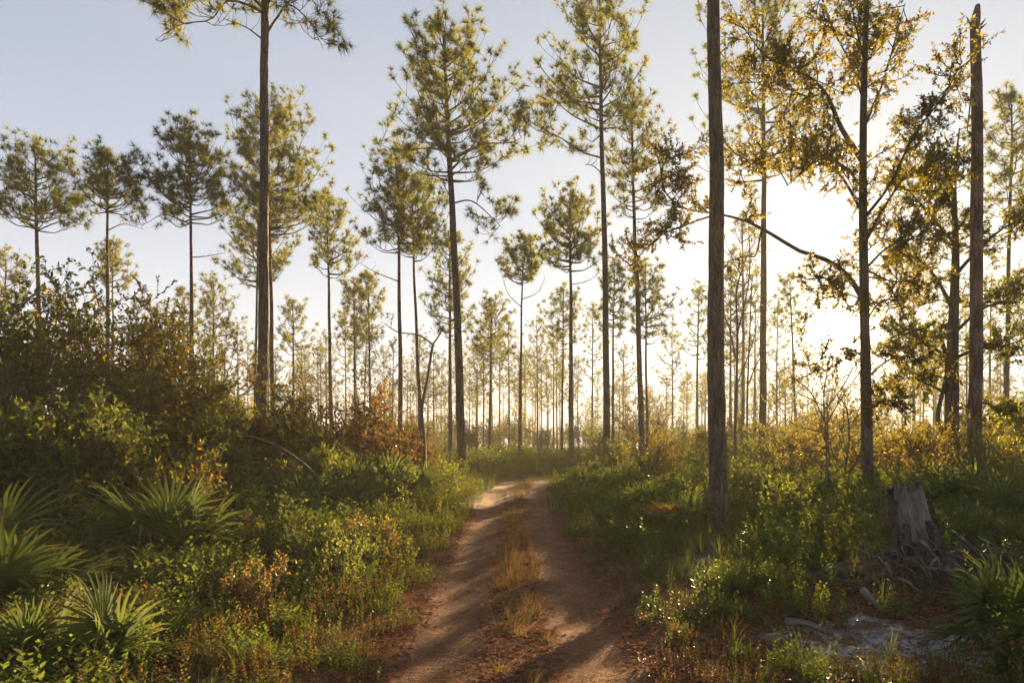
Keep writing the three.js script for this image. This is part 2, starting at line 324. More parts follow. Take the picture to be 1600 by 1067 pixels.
// spec: d depth, line [[px, py]...] from base to top, w width at base and top in picture units, crown [top, base, left, right]
function pictureTrunk(line, d, steps) {
  const pts = line.map(([x, y]) => P(x, y, d)); const g = groundY(pts[0].x, pts[0].z); pts[0].y = g - 0.12;
  const w = line[0][0] * 0.37; return spline(pts, steps).map((p, k) => p.add(V(0.05 * nz(w, p.y / 3.2) * Math.min(1, p.y), 0, 0.05 * nz(w + 9, p.y / 3.2))));
}
function heroPine(s, seed) {
  const rng = rngOf(seed), d = s.d, t = thing('pine_tree', s.label, 'pine tree', s.group);
  const close = d < 28, steps = close ? 150 : 26, all = pictureTrunk(s.line, d, steps), base = all[0].clone();
  t.position.copy(base); const pts = all.map((p) => p.sub(base)); if (s.crown) pts.forEach((p) => { p.y *= 1 - 0.7 / pts[steps].y; });
  const r = s.w.map((w) => w / F * d / 2), rad = pts.map((p, k) => lerp(r[0], r[1], k / steps) + r[0] * 0.45 * Math.exp(-p.y / 0.28)); rad[steps] = Math.min(rad[steps], r[1]);
  const tr = new MB(); tube(tr, pts, rad, close ? 40 : 10, null, close ? ragged(seed, 0.09) : ragged(seed, 0.05));
  tr.build('trunk', M.bark, t, close);
  const crown = new MB(), airy = 0.62 + 0.38 * rng(), k0 = d < 40 ? near : farther, k = { ...k0, twigs: k0.twigs * airy, needles: Math.round(k0.needles * (0.8 + 0.2 * rng())), bare: k0.bare + 0.25 * (1 - airy), ...s.k };
  const Y = (py) => EYE + (HY - py) / F * d - base.y, X = (px) => px / F * d;
  if (s.crown) { const cx = s.crown[4] ?? s.line[s.line.length - 1][0], [top, bot, l, rr] = s.crown; pineCrown(t, crown, pts, Y(bot) - 0.1, Y(top) - 0.7, X(cx - l), X(rr - cx), Math.round(1.2 * (s.n ?? 34)), rng, k, M.twig); }
  for (const b of s.limbs ?? []) {
    const q = b.at.map(([x, y, z], k) => P(x, y, d + (z ?? 0)).sub(base).add(k ? V(0, 0.16 * (rng() - 0.5), 0.5 * (rng() - 0.5)) : V())), w = new MB(), line = spline(q, 14);
    tube(w, line, taper(15, (b.w ?? 5) / F * d / 2, 0.007), 6);
    if (b.dead) for (let j = 0; j < 5; j++) { const a = line[5 + 2 * j], e = a.clone().add(V((rng() - 0.5) * 0.7, 0.15 + 0.35 * rng(), (rng() - 0.5) * 0.7)); tube(w, [a, V().lerpVectors(a, e, 0.5).add(V(0.05, -0.04, 0)), e], [0.012, 0.008, 0.004], 3); }
    else for (let j = 0; j < (b.n ?? 16); j++) {
      const f = lerp(b.from ?? 0.3, 1, (j + rng()) / (b.n ?? 16)), a = line[Math.min(14, Math.round(f * 14))], to = a.clone().add(V((rng() - 0.5) * 1.5, (rng() - 0.35) * 0.9, (rng() - 0.5) * 1.5));
      pineBranch(w, crown, a, to, 0.014, rng, { ...k, twigs: 1.6, bare: 0.4 });
    }
    w.build('branch', M.twig, t);
  }
  if (crown.count) crown.build('crown', M.needle, t);
  return t;
}
const pines = [
  { label: 'tall dark pine at left, crown cut off by the picture top', d: 23, line: [[408, 800], [410, 560], [412, 300], [413, 60], [412, -130], [411, -300]], w: [19, 8], crown: [-330, -60, 290, 540], n: 22,
    limbs: [{ at: [[408, 18], [385, 5], [360, 4], [325, 22], [290, 45], [245, 66]], n: 13, from: 0.3, w: 5 }, { at: [[408, 60], [385, 44], [350, 33]], dead: true, w: 3 }, { at: [[416, 52], [430, 24], [452, 10], [480, 32], [504, 74]], n: 8, from: 0.4, w: 5 }, { at: [[408, 10], [370, -25], [310, -20], [260, 10]], n: 9, w: 4, from: 0.4 }, { at: [[416, 10], [440, -22], [480, -8], [505, 32]], n: 7, w: 4 }] },
  { label: 'thick dark bare pine trunk nearest the road on the right', d: 14.4, line: [[1122, 850], [1121, 600], [1119, 300], [1117, 0], [1116, -300], [1116, -640]], w: [29, 13], crown: [-640, -330, 960, 1270], n: 22 },
  { label: 'leaning pine with a broad full crown left of the road', d: 30, line: [[723, 770], [717, 560], [708, 340], [701, 220], [697, 110], [693, 26]], w: [15, 3.5], crown: [14, 268, 606, 808], n: 46,
    limbs: [{ at: [[706, 318], [735, 312], [768, 335], [784, 360]], n: 6, from: 0.45, w: 3 }, { at: [[703, 250], [750, 230], [800, 222], [815, 215]], n: 6, from: 0.45, w: 4 }, { at: [[700, 235], [660, 228], [620, 232], [590, 225]], n: 3, from: 0.5, w: 3 }] },
  { label: 'tall open-crowned pine just right of the road, top cut off', d: 32, line: [[948, 760], [946, 500], [942, 260], [938, 110], [936, -30]], w: [12, 3], crown: [-40, 190, 842, 1008], n: 36,
    limbs: [{ at: [[938, 246], [910, 236, -0.5], [880, 212, -0.8], [850, 204, -1], [822, 186, -1]], n: 12, from: 0.35, w: 3 }, { at: [[936, 200], [890, 180], [850, 140]], n: 6, from: 0.4, w: 3 }, { at: [[940, 270], [925, 262], [914, 256]], dead: true, w: 2 }] },
  { label: 'golden-lit pine with a narrow pointed crown behind the open-crowned pine', d: 36, line: [[1004, 740], [998, 500], [991, 310], [987, 145]], w: [10, 2.5], crown: [136, 330, 946, 1048], n: 34, limbs: [{ at: [[990, 330], [965, 325], [950, 335]], dead: true, w: 2 }] },
  { label: 'round-topped pine with a forked look beyond the road bend', d: 44, line: [[893, 745], [892, 500], [890, 290]], w: [9, 2], crown: [284, 410, 834, 950], n: 30, limbs: [{ at: [[891, 445], [920, 440], [940, 420]], dead: true, w: 1.6 }] },
  { label: 'slim pine with a small round tuft crown at the road end', d: 48, line: [[812, 745], [814, 560], [817, 368]], w: [6, 1.6], crown: [361, 436, 782, 852], n: 24, limbs: [{ at: [[815, 480], [795, 460], [783, 425]], dead: true, w: 1.6 }, { at: [[815, 468], [840, 455], [852, 432]], dead: true, w: 1.6 }] },
  { label: 'pine with a wide ragged crown, left one of the crossing pair', d: 38, line: [[626, 750], [624, 450], [621, 220]], w: [9, 2], crown: [212, 380, 552, 684], n: 34, limbs: [{ at: [[623, 440], [590, 425], [560, 412]], dead: true, w: 2 }] },
  { label: 'thinner pine whose crown crosses its left neighbour', d: 40, line: [[660, 750], [651, 520], [643, 275]], w: [8, 2], crown: [268, 396, 600, 700], n: 28 },
  { label: 'yellowish pine half hidden behind the leaning pine', d: 47, line: [[704, 740], [703, 540], [702, 356]], w: [8, 2], crown: [352, 520, 664, 746], n: 30 },
  { label: 'pine with a small ragged crown right of the tall dark pine', d: 44, line: [[519, 740], [514, 480], [511, 305]], w: [7, 2], crown: [300, 425, 480, 562], n: 26 },
  { label: 'straight pine with a flat-sided crown left of the tall dark pine', d: 33, line: [[299, 760], [298, 500], [296, 188]], w: [10, 2.4], crown: [180, 332, 230, 372], n: 34, limbs: [{ at: [[298, 402], [325, 400], [352, 398]], dead: true, w: 2 }, { at: [[298, 350], [260, 340], [225, 345]], n: 3, from: 0.6, w: 2.4 }] },
  { label: 'dark-topped pine with bare lower branches, second from the picture\'s left edge', d: 32, line: [[165, 760], [168, 450], [167, 232]], w: [9, 2.2], crown: [226, 320, 118, 228], n: 26, limbs: [{ at: [[167, 360], [195, 352], [225, 356]], dead: true, w: 2 }, { at: [[168, 330], [140, 310], [125, 285]], dead: true, w: 2 }] },
  { label: 'full round-crowned pine nearest the picture\'s left edge', d: 34, line: [[62, 760], [58, 400], [53, 214]], w: [10, 2.4], crown: [208, 345, -12, 136], n: 34, limbs: [{ at: [[58, 360], [90, 345], [125, 335]], n: 3, from: 0.6, w: 2.4 }] },
  { label: 'large spreading pine crown directly behind the tall dark pine', d: 38, line: [[427, 750], [423, 470], [418, 146]], w: [9, 2.4], crown: [140, 356, 346, 512], n: 44, limbs: [{ at: [[421, 360], [470, 350], [505, 330]], n: 4, from: 0.5, w: 3 }] },
  { label: 'smaller pine under the spreading crown, behind the dark trunk', d: 46, line: [[397, 740], [400, 520], [403, 305]], w: [6, 1.8], crown: [304, 436, 356, 482, 420], n: 26 },
  { label: 'small faint pine behind the dark-topped pine', d: 54, line: [[178, 740], [176, 550], [175, 372]], w: [5, 1.5], crown: [366, 452, 146, 206], n: 18 },
  { label: 'pale medium pine between the straight pine and the dark trunk', d: 60, line: [[334, 735], [333, 560], [333, 430]], w: [5, 1.5], crown: [426, 540, 303, 374], n: 22 },
  { label: 'pale pine partly behind the straight pine trunk', d: 62, line: [[284, 735], [286, 560], [287, 450]], w: [5, 1.5], crown: [444, 540, 264, 318], n: 18 },
  { label: 'slight pale pine right beside the tall dark trunk', d: 62, line: [[459, 735], [458, 560], [457, 466]], w: [5, 1.5], crown: [461, 550, 430, 486], n: 18 },
  { label: 'left stem of the twin pale pines with joined crowns', d: 54, line: [[556, 735], [554, 560], [552, 432]], w: [5, 1.6], crown: [428, 545, 526, 580], n: 20 },
  { label: 'right stem of the twin pale pines with joined crowns', d: 53, line: [[578, 735], [577, 560], [574, 424]], w: [5, 1.6], crown: [418, 540, 548, 602], n: 20 },
  { label: 'pale broad pine between the leaning pine and the slim tuft pine', d: 58, line: [[765, 735], [766, 600], [768, 462]], w: [6, 1.6], crown: [457, 560, 730, 806], n: 24 },
  { label: 'golden pine just behind the round-topped pine', d: 56, line: [[878, 735], [879, 600], [881, 446]], w: [5, 1.5], crown: [441, 540, 848, 914], n: 22 },
  { label: 'hazy golden pine left of the pointed-crown pine', d: 52, line: [[958, 735], [958, 560], [960, 408]], w: [5, 1.5], crown: [404, 520, 932, 990], n: 22 },
  { label: 'hazy golden pine right of the pointed-crown pine', d: 50, line: [[1012, 735], [1010, 560], [1008, 408]], w: [5, 1.6], crown: [402, 530, 984, 1062], n: 26 },
  { label: 'tall sunlit golden pine between the bare trunk and the oak', d: 36, line: [[1192, 760], [1194, 430], [1194, 180], [1192, -10]], w: [12, 3], crown: [-40, 262, 1066, 1304], n: 34, k: { twigs: 1.7 } },
  { label: 'pine at the picture\'s right edge behind the broken snag', d: 38, line: [[1570, 760], [1577, 430], [1581, 140]], w: [10, 2.4], crown: [126, 335, 1534, 1640], n: 30 },
  { label: 'slender hazy pine left of the sun glow', d: 66, line: [[1246, 735], [1240, 560], [1235, 425]], w: [5, 1.5], crown: [420, 520, 1210, 1262], n: 16 },
  { label: 'pale pine crown at the left edge above the dark thicket', d: 52, line: [[4, 740], [6, 560], [8, 390]], w: [6, 1.6], crown: [384, 500, -34, 58], n: 20 },
];
pines.forEach((s, k) => heroPine(s, 100 + k));
// far pines: a few shapes, each copy a tree of its own
{
  const shapes = [];
  for (let v = 0; v < 8; v++) {
    const rng = rngOf(900 + v), h = 12.5 + 2.5 * rng(), t = thing('far_pine', '', 'pine tree'), pts = spline([V(0, -0.2, 0), V(0.15 * (rng() - 0.5), h * 0.5, 0.1), V(0.4 * (rng() - 0.5), h, 0)], 10);
    const tr = new MB(), crown = new MB(); tube(tr, pts, taper(11, 0.14, 0.03), 6);
    const k = { ...farther, needles: 12, wide: 0.02, size: 0.36, twigs: 1.3, tips: 1.6, sides: 3, thick: 1.9 }, w = 1.5 + 0.7 * rng(), low = h * (0.5 + 0.16 * rng());
    for (const e of pineCrown(null, crown, pts, low, h, w, w * (0.8 + 0.4 * rng()), 18, rng, k)) { const b = tr.count; tr.p.push(...e.p); tr.n.push(...e.n); tr.u.push(...e.u); for (const i of e.i) tr.i.push(i + b); }
    tr.build('trunk', M.barkFar, t); crown.build('crown', M.needle, t);
    shapes.push(t);
  }
  const rng = rngOf(77), spots = [];
  const add = (px, d, h) => spots.push([px, d, h > 17 ? 13.5 + 3.5 * rng() : h]);
  for (let k = 0; k < 300; k++) {
    const d = 60 + 190 * Math.pow(rng(), 1.15), px = -120 + 1840 * ((k * 0.618034) % 1) + 20 * (rng() - 0.5);
    const gap = px > 912 && px < 1105, sunward = px > 1225 && px < 1420;
    let top = gap ? 590 + 40 * rng() : px < 620 ? 470 + 110 * rng() : 500 + 100 * rng();
    if (sunward) { if (rng() < 0.45) continue; top = 575 + 60 * rng(); }
    if (gap && d < 75) continue;
    add(px, d, (EYE + (HY - top) / F * d) * (0.72 + 0.4 * rng()));
  }
  for (const [px, top, d] of [[1075, 582, 150], [1042, 600, 130], [1100, 595, 140], [935, 590, 120], [1020, 605, 160], [500, 540, 80], [540, 505, 75], [235, 470, 62], [420, 520, 90], [845, 560, 95], [865, 540, 85], [820, 565, 100], [690, 560, 95], [745, 540, 90], [600, 560, 95], [370, 505, 70], [1150, 440, 70], [1215, 480, 95], [1262, 520, 120], [1430, 430, 66], [1460, 470, 90], [1510, 430, 80], [1550, 460, 70], [1605, 420, 66], [1125, 480, 85], [1180, 490, 90], [1160, 385, 60], [1090, 470, 80], [1142, 412, 66], [1050, 520, 85], [925, 500, 75], [975, 540, 90], [840, 500, 72], [795, 520, 80]]) add(px, d, EYE + (HY - top) / F * d);
  const posts = [[58, 'full round-crowned pine at the left edge'], [167, 'dark-topped pine'], [297, 'straight pine'], [411, 'tall dark pine'], [515, 'small ragged pine'], [624, 'crossing pine pair'], [715, 'leaning pine'], [814, 'slim tuft-crowned pine'], [892, 'round-topped pine'], [944, 'open-crowned pine'], [1000, 'pointed-crown pine'], [1120, 'thick bare trunk'], [1193, 'sunlit golden pine'], [1354, 'golden oak'], [1490, 'dark forked oak'], [1526, 'broken snag'], [1577, 'pine at the right edge']];
  const zone = (px, d, h) => {
    let m = posts[0]; for (const k of posts) if (Math.abs(k[0] - px) < Math.abs(m[0] - px)) m = k;
    const label = (h < 11 ? 'short ' : h > 14.5 ? 'tall ' : 'middling ') + (d > 150 ? 'very faint ' : d > 95 ? 'hazy ' : 'slender ') + 'far pine ' + (Math.abs(px - m[0]) < 9 ? 'behind the ' : px < m[0] ? 'just left of the ' : 'just right of the ') + m[1];
    return [label, label];
  };
  spots.forEach(([px, d, h], k) => {
    const src = shapes[k % 8], o = k < 8 ? src : copyOf(src), [label, group] = zone(px, d, h), x = (px - CX) / F * d, s = h / 13.7;
    o.userData = { label, category: 'pine tree', group };
    o.position.set(x, Math.abs(x) < 90 && d < 140 ? groundY(x, -d) : 0, -d); o.rotation.y = rng() * 6.28; o.scale.set(s * (0.85 + 0.3 * rng()), s, s * (0.85 + 0.3 * rng()));
  });
}

// ---------- broadleaf trees and bushes ----------
const PAL = {
  oak: [[0.17, 0.135, 0.018], [0.21, 0.155, 0.018], [0.12, 0.11, 0.016], [0.2, 0.14, 0.018]],
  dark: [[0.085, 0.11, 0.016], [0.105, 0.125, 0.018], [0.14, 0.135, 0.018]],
  gold: [[0.25, 0.175, 0.018], [0.2, 0.165, 0.02], [0.14, 0.135, 0.018], [0.28, 0.15, 0.018], [0.11, 0.12, 0.018]],
  red: [[0.2, 0.065, 0.02], [0.16, 0.08, 0.02], [0.22, 0.105, 0.02], [0.12, 0.11, 0.02], [0.105, 0.11, 0.02]],
  green: [[0.11, 0.145, 0.016], [0.14, 0.165, 0.02], [0.085, 0.115, 0.016], [0.17, 0.17, 0.02]],
  lime: [[0.2, 0.215, 0.022], [0.16, 0.185, 0.02], [0.24, 0.215, 0.025], [0.12, 0.15, 0.018]],
  rust: [[0.22, 0.12, 0.025], [0.18, 0.13, 0.022], [0.14, 0.13, 0.02], [0.27, 0.115, 0.022]],
  coverGreen: [[0.1, 0.135, 0.016], [0.12, 0.15, 0.018]], coverLime: [[0.16, 0.185, 0.02], [0.19, 0.2, 0.022]], coverRust: [[0.19, 0.11, 0.022], [0.24, 0.1, 0.022], [0.13, 0.12, 0.02]], coverBroad: [[0.11, 0.15, 0.017], [0.14, 0.165, 0.02]],
};
function tint(pal, rng, bias = 0) { const c = pal[Math.min(pal.length - 1, Math.floor(Math.pow(rng(), 1 + bias) * pal.length))], v = 0.75 + 0.5 * rng(); return [c[0] * v, c[1] * v, c[2] * v]; }
function leafyTwig(wood, leaves, a, dir, len, rng, o) {
  const b = a.clone().addScaledVector(dir, len); b.y += (o.lift ?? 0.1) * len;
  const m = V().lerpVectors(a, b, 0.5).add(V((rng() - 0.5) * len * 0.2, (rng() - 0.3) * len * 0.15, (rng() - 0.5) * len * 0.2));
  if (wood) tube(wood, [a, m, b], [o.twigR ?? 0.006, (o.twigR ?? 0.006) * 0.7, 0.002], 3);
  for (let k = 0; k < o.leaves; k++) {
    const s = 0.2 + 0.8 * (k + rng()) / o.leaves, p = s < 0.5 ? V().lerpVectors(a, m, s * 2) : V().lerpVectors(m, b, s * 2 - 1);
    const d = V(rng() - 0.5, rng() - 0.5, rng() - 0.5).normalize().multiplyScalar(1.1).addScaledVector(dir, 0.8); d.y += o.droop ?? 0; d.normalize();
    const n = V(rng() - 0.5, rng() * 0.9, rng() - 0.5).normalize();
    leaf(leaves, p, d, n, o.leaf * (0.6 + 0.7 * rng()), o.leaf * (o.wide ?? 0.24) * (0.7 + 0.6 * rng()), tint(o.pal, rng, o.bias));
  }
}
function bough(wood, leaves, a, dir, len, r, level, rng, o) {
  const steps = 6, pts = [a.clone()], d = dir.clone();
  for (let k = 0; k < steps; k++) {
    d.add(V((rng() - 0.5) * o.wander, (rng() - 0.5) * o.wander + (o.up ?? 0.06), (rng() - 0.5) * o.wander)).normalize();
    pts.push(pts[k].clone().addScaledVector(d, len / steps));
  }
  tube(wood, pts, taper(steps + 1, r, r * 0.35), level > 1 ? 6 : 4);
  const kids = level > 0 ? o.kids[level] : o.kids[0];
  for (let k = 0; k < kids; k++) {
    const s = lerp(level > 1 ? 0.3 : 0.2, 1, (k + 0.7 * rng()) / kids), f = Math.min(steps - 0.01, s * steps), p = pts[Math.floor(f)].clone().lerp(pts[Math.floor(f) + 1], f % 1);
    const ld = V().subVectors(pts[Math.floor(f) + 1], pts[Math.floor(f)]).normalize(), nd = V(rng() - 0.5, rng() - 0.4, rng() - 0.5).normalize().multiplyScalar(1.2).add(ld).normalize();
    if (level > 0) bough(wood, leaves, p, nd, len * (0.45 + 0.25 * rng()) * (1.15 - 0.4 * s), r * 0.5, level - 1, rng, o);
    else leafyTwig(wood, leaves, p, nd, o.twig * (0.6 + 0.7 * rng()), rng, o);
  }
}
function bush(name, label, category, group, seed, o) {
  const rng = rngOf(seed), t = thing(name, label, category, group), leaves = new MB();
  for (let k = 0; k < o.stems; k++) {
    const a = k * 2.4 + rng(), lean = o.lean * (0.3 + 0.9 * rng()), wood = new MB();
    bough(wood, leaves, V(Math.cos(a) * 0.06 * o.base, -0.06, Math.sin(a) * 0.06 * o.base), V(Math.cos(a) * lean, 1, Math.sin(a) * lean).normalize(), o.h * (0.7 + 0.35 * rng()), o.r, o.level, rng, o);
    wood.build('stem', M.twig, t);
  }
  leaves.build('foliage', M.leaf, t);
  return t;
}
const understory = { level: 2, kids: [6, 7, 7], wander: 0.35, leaves: 10, leaf: 0.098, twig: 0.32, base: 3, r: 0.035, stems: 4, lean: 0.45, h: 4.2, up: 0.05 };
const lowBush = { level: 1, kids: [5, 6], wander: 0.35, leaves: 8, leaf: 0.066, twig: 0.2, base: 2, r: 0.014, stems: 7, lean: 0.6, h: 1.0, up: 0.08, wide: 0.26 };
// the tall thicket on the left
const tall = [
  ['dark-topped oak with orange leaves at the left picture edge', PAL.gold, 84, 16.5, { h: 3.9, stems: 5, lean: 0.34 }],
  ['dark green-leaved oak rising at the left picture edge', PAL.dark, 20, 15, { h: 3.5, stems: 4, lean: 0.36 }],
  ['gold and green oak bush beside the dark-topped pine trunk', PAL.gold, 212, 16, { h: 3.0, stems: 5, lean: 0.34 }],
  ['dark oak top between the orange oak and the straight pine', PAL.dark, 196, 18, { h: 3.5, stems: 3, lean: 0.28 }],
  ['yellow-green bush rising behind the big palmetto', PAL.lime, 292, 17, { h: 2.3, stems: 5, lean: 0.45 }],
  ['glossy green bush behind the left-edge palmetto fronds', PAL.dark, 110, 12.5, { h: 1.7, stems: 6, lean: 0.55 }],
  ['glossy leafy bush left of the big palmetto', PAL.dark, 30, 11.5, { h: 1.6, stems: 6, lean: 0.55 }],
  ['olive bush at the foot of the tall dark pine', PAL.gold, 378, 19, { h: 1.7, stems: 5, lean: 0.45 }],
  ['green leafy bush climbing right of the tall dark pine', PAL.green, 455, 21, { h: 2.0, stems: 4, lean: 0.4 }],
  ['red-leaved bush left of the crossing pines', PAL.red, 560, 20, { h: 2.3, stems: 3, lean: 0.5, leaf: 0.08 }],
  ['smaller red-leaved bush beside the crooked sapling', PAL.red, 622, 22, { h: 1.7, stems: 3, lean: 0.35, leaf: 0.08 }],
  ['yellow-leaved bush in front of the big red bush', PAL.lime, 520, 17, { h: 0.95, stems: 6, lean: 0.6, leaf: 0.07 }],
  ['golden bush in the gap between left oaks and dark pine', PAL.gold, 330, 21, { h: 2.1, stems: 4, lean: 0.4 }],
];
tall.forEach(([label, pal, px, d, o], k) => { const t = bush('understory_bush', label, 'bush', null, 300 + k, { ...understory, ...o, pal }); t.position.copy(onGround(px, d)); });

// oaks on the right, limbs set by hand
function oak(name, label, d, trunk, widths, limbs, seed, o) {
  const rng = rngOf(seed), t = thing(name, label, 'oak tree'), all = trunk.map(([x, y, z]) => P(x, y, d + (z ?? 0)));
  all[0].y = groundY(all[0].x, all[0].z) - 0.1; const base = all[0].clone(); t.position.copy(base);
  const leaves = new MB(), line = spline(all.map((p) => p.clone().sub(base)), 40), tr = new MB(), rr = widths.map((w) => w / F * d / 2);
  tube(tr, line, line.map((p, k) => lerp(rr[0], rr[1], k / 40) + rr[0] * 0.4 * Math.exp(-p.y / 0.25)), 14, null, ragged(seed, 0.06)); tr.build('trunk', M.oakBark, t, true);
  const dress = (wood, pts, n, from, len) => {
    for (let k = 0; k < n; k++) {
      const s = lerp(from, 1, (k + rng()) / n), f = Math.min(pts.length - 1.01, s * (pts.length - 1)), a = pts[Math.floor(f)].clone().lerp(pts[Math.floor(f) + 1], f % 1);
      bough(wood, leaves, a, V(rng() - 0.5, rng() - 0.42, rng() - 0.5).normalize(), len * (0.5 + 0.7 * rng()), 0.014, 0, rng, o);
    }
  };
  for (const l of limbs) {
    const w = new MB(), pts = spline(l.at.map(([x, y, z]) => P(x, y, d + (z ?? 0)).sub(base)), 16);
    tube(w, pts, taper(17, l.w / F * d / 2, 0.008), 7, null, ragged(seed + 3, 0.08));
    if (l.n) dress(w, pts, Math.round(l.n * 1.5), l.from ?? 0.25, l.len ?? 0.8);
    w.build('limb', M.oakBark, t);
  }
  for (let k = 0; k < (o.onTrunk ?? 0); k++) { const w = new MB(); dress(w, line, 1, 0.35, 0.8); w.build('shoot', M.twig, t); }
  leaves.build('crown', M.leaf, t);
  return t;
}
const oakLeaf = { kids: [10], wander: 0.5, leaves: 15, leaf: 0.078, twig: 0.26, pal: PAL.oak, up: 0.02, droop: -0.25, wide: 0.22 };
oak('oak_tree', 'golden-brown leaved oak in front of the low sun', 17, [[1358, 800], [1354, 620], [1351, 450], [1349, 290], [1351, 120], [1356, -20], [1362, -120]], [19, 5], [
  { at: [[1350, 470], [1325, 430], [1290, 405], [1250, 392], [1205, 365], [1165, 345], [1122, 334], [1070, 326], [1045, 315]], w: 9, n: 5, from: 0.5, len: 0.6 },
  { at: [[1070, 326, 0], [1040, 300, -0.4], [1035, 260, -0.6], [1065, 240, -0.6]], w: 3, n: 11, from: 0.1, len: 0.6 },
  { at: [[1122, 334, 0], [1075, 350, -0.5], [1030, 370, -0.8], [985, 415, -1]], w: 3, n: 9, from: 0.4, len: 0.5 },
  { at: [[1190, 360, 0], [1180, 400, 0.4], [1165, 400, 0.7], [1128, 412, 1]], w: 3, n: 1, from: 0.7, len: 0.4 },
  { at: [[1347, 250], [1315, 200], [1290, 145], [1250, 110], [1200, 90], [1160, 40]], w: 9, n: 26, from: 0.3, len: 0.9 },
  { at: [[1290, 145, 0], [1260, 150, 0.8], [1210, 130, 1.4], [1140, 130, 1.8]], w: 4, n: 15, from: 0.25, len: 0.8 },
  { at: [[1347, 330], [1310, 270, 0.6], [1260, 235, 1], [1200, 245, 1.2], [1150, 270, 1.2]], w: 5, n: 24, from: 0.25, len: 0.8 },
  { at: [[1350, 300, 0], [1320, 260, -0.8], [1280, 250, -1.4], [1230, 290, -1.6]], w: 4, n: 16, from: 0.2, len: 0.8 },
  { at: [[1352, 380], [1385, 320], [1420, 275], [1465, 262], [1500, 250]], w: 5, n: 17, from: 0.3, len: 0.7 },
  { at: [[1352, 340], [1390, 290, -0.7], [1430, 210, -1], [1475, 150, -1.2], [1505, 95, -1.2]], w: 5, n: 16, from: 0.4, len: 0.6 },
  { at: [[1351, 200], [1380, 130, 0.6], [1400, 60, 0.9], [1415, 5, 1]], w: 4, n: 12, from: 0.2, len: 0.7 },
  { at: [[1354, 170], [1330, 100, 0.7], [1300, 40, 1.2], [1280, -20, 1.4]], w: 4, n: 15, from: 0.2, len: 0.8 },
  { at: [[1353, 100, 0], [1340, 50, -0.7], [1330, 0, -1]], w: 4, n: 9, from: 0.2, len: 0.8 },
  { at: [[1353, 420], [1390, 385, 0.4], [1430, 370, 0.7], [1470, 350, 0.8]], w: 4, n: 12, from: 0.4, len: 0.6 },
  { at: [[1351, 470], [1320, 460, 1], [1280, 470, 1.6], [1250, 500, 1.8]], w: 3, n: 5, from: 0.4, len: 0.5 },
  { at: [[1354, 500], [1380, 470, 0.8], [1400, 470, 1], [1420, 500, 1]], w: 3, n: 8, from: 0.3, len: 0.6 },
  { at: [[1354, 560, 0], [1320, 545, 0.8], [1285, 560, 1.3], [1260, 590, 1.6]], w: 3, n: 9, from: 0.3, len: 0.6 },
  { at: [[1355, 590, 0], [1395, 560, 0.7], [1430, 560, 1.1], [1455, 590, 1.2]], w: 3, n: 10, from: 0.25, len: 0.7 },
  { at: [[1355, 640, 0], [1385, 625, -0.5], [1410, 640, -0.8]], w: 2.6, n: 7, from: 0.3, len: 0.6 },
  { at: [[1353, 440, 0], [1330, 480, -0.6], [1300, 440, -1], [1265, 430, -1.2]], w: 3, n: 8, from: 0.3, len: 0.6 },
  { at: [[1352, 420, 0], [1395, 440, 0.6], [1440, 440, 1], [1470, 470, 1.2]], w: 3, n: 11, from: 0.25, len: 0.7 },
], 51, { ...oakLeaf, onTrunk: 22 });
oak('oak_tree', 'dark forked oak between the golden oak and the broken snag', 22, [[1487, 770], [1488, 640], [1490, 520], [1494, 400], [1492, 280], [1500, 200]], [26, 1.5], [
  { at: [[1490, 610], [1475, 540, 0.3], [1470, 520, 0.5], [1490, 470, 0.4]], w: 9, n: 2, from: 0.4, len: 0.5 },
  { at: [[1488, 480], [1460, 430], [1425, 400], [1395, 415]], w: 7, n: 14, from: 0.3, len: 0.8 },
  { at: [[1492, 560], [1530, 545, -0.5], [1570, 540, -0.8], [1625, 520, -1]], w: 6, n: 14, from: 0.3, len: 0.8 },
  { at: [[1492, 520], [1540, 480, 0.5], [1580, 470, 0.7], [1630, 440, 0.8]], w: 6, n: 16, from: 0.3, len: 0.9 },
  { at: [[1493, 430], [1540, 380, -0.5], [1580, 350, -0.8], [1620, 340, -1]], w: 6, n: 17, from: 0.2, len: 0.9 },
  { at: [[1492, 380], [1450, 330, 0.5], [1425, 300, 0.8], [1415, 260, 1]], w: 5, n: 15, from: 0.25, len: 0.8 },
  { at: [[1493, 330], [1470, 290, -0.6], [1450, 260, -0.9]], w: 5, n: 10, from: 0.2, len: 0.8 },
  { at: [[1490, 620], [1450, 600, 0.6], [1420, 590, 0.9], [1385, 610, 1]], w: 5, n: 12, from: 0.3, len: 0.7 },
  { at: [[1492, 640], [1540, 630, -0.6], [1570, 650, -0.8], [1600, 690, -1]], w: 5, n: 9, from: 0.4, len: 0.7 },
  { at: [[1490, 560], [1450, 540, -0.5], [1420, 520, -0.9], [1390, 530, -1.2]], w: 5, n: 12, from: 0.2, len: 0.7 },
  { at: [[1486, 690], [1467, 660], [1478, 590], [1484, 500]], w: 12 },
], 52, { ...oakLeaf, pal: [...PAL.green, ...PAL.oak], leaf: 0.085, kids: [14], onTrunk: 26 });
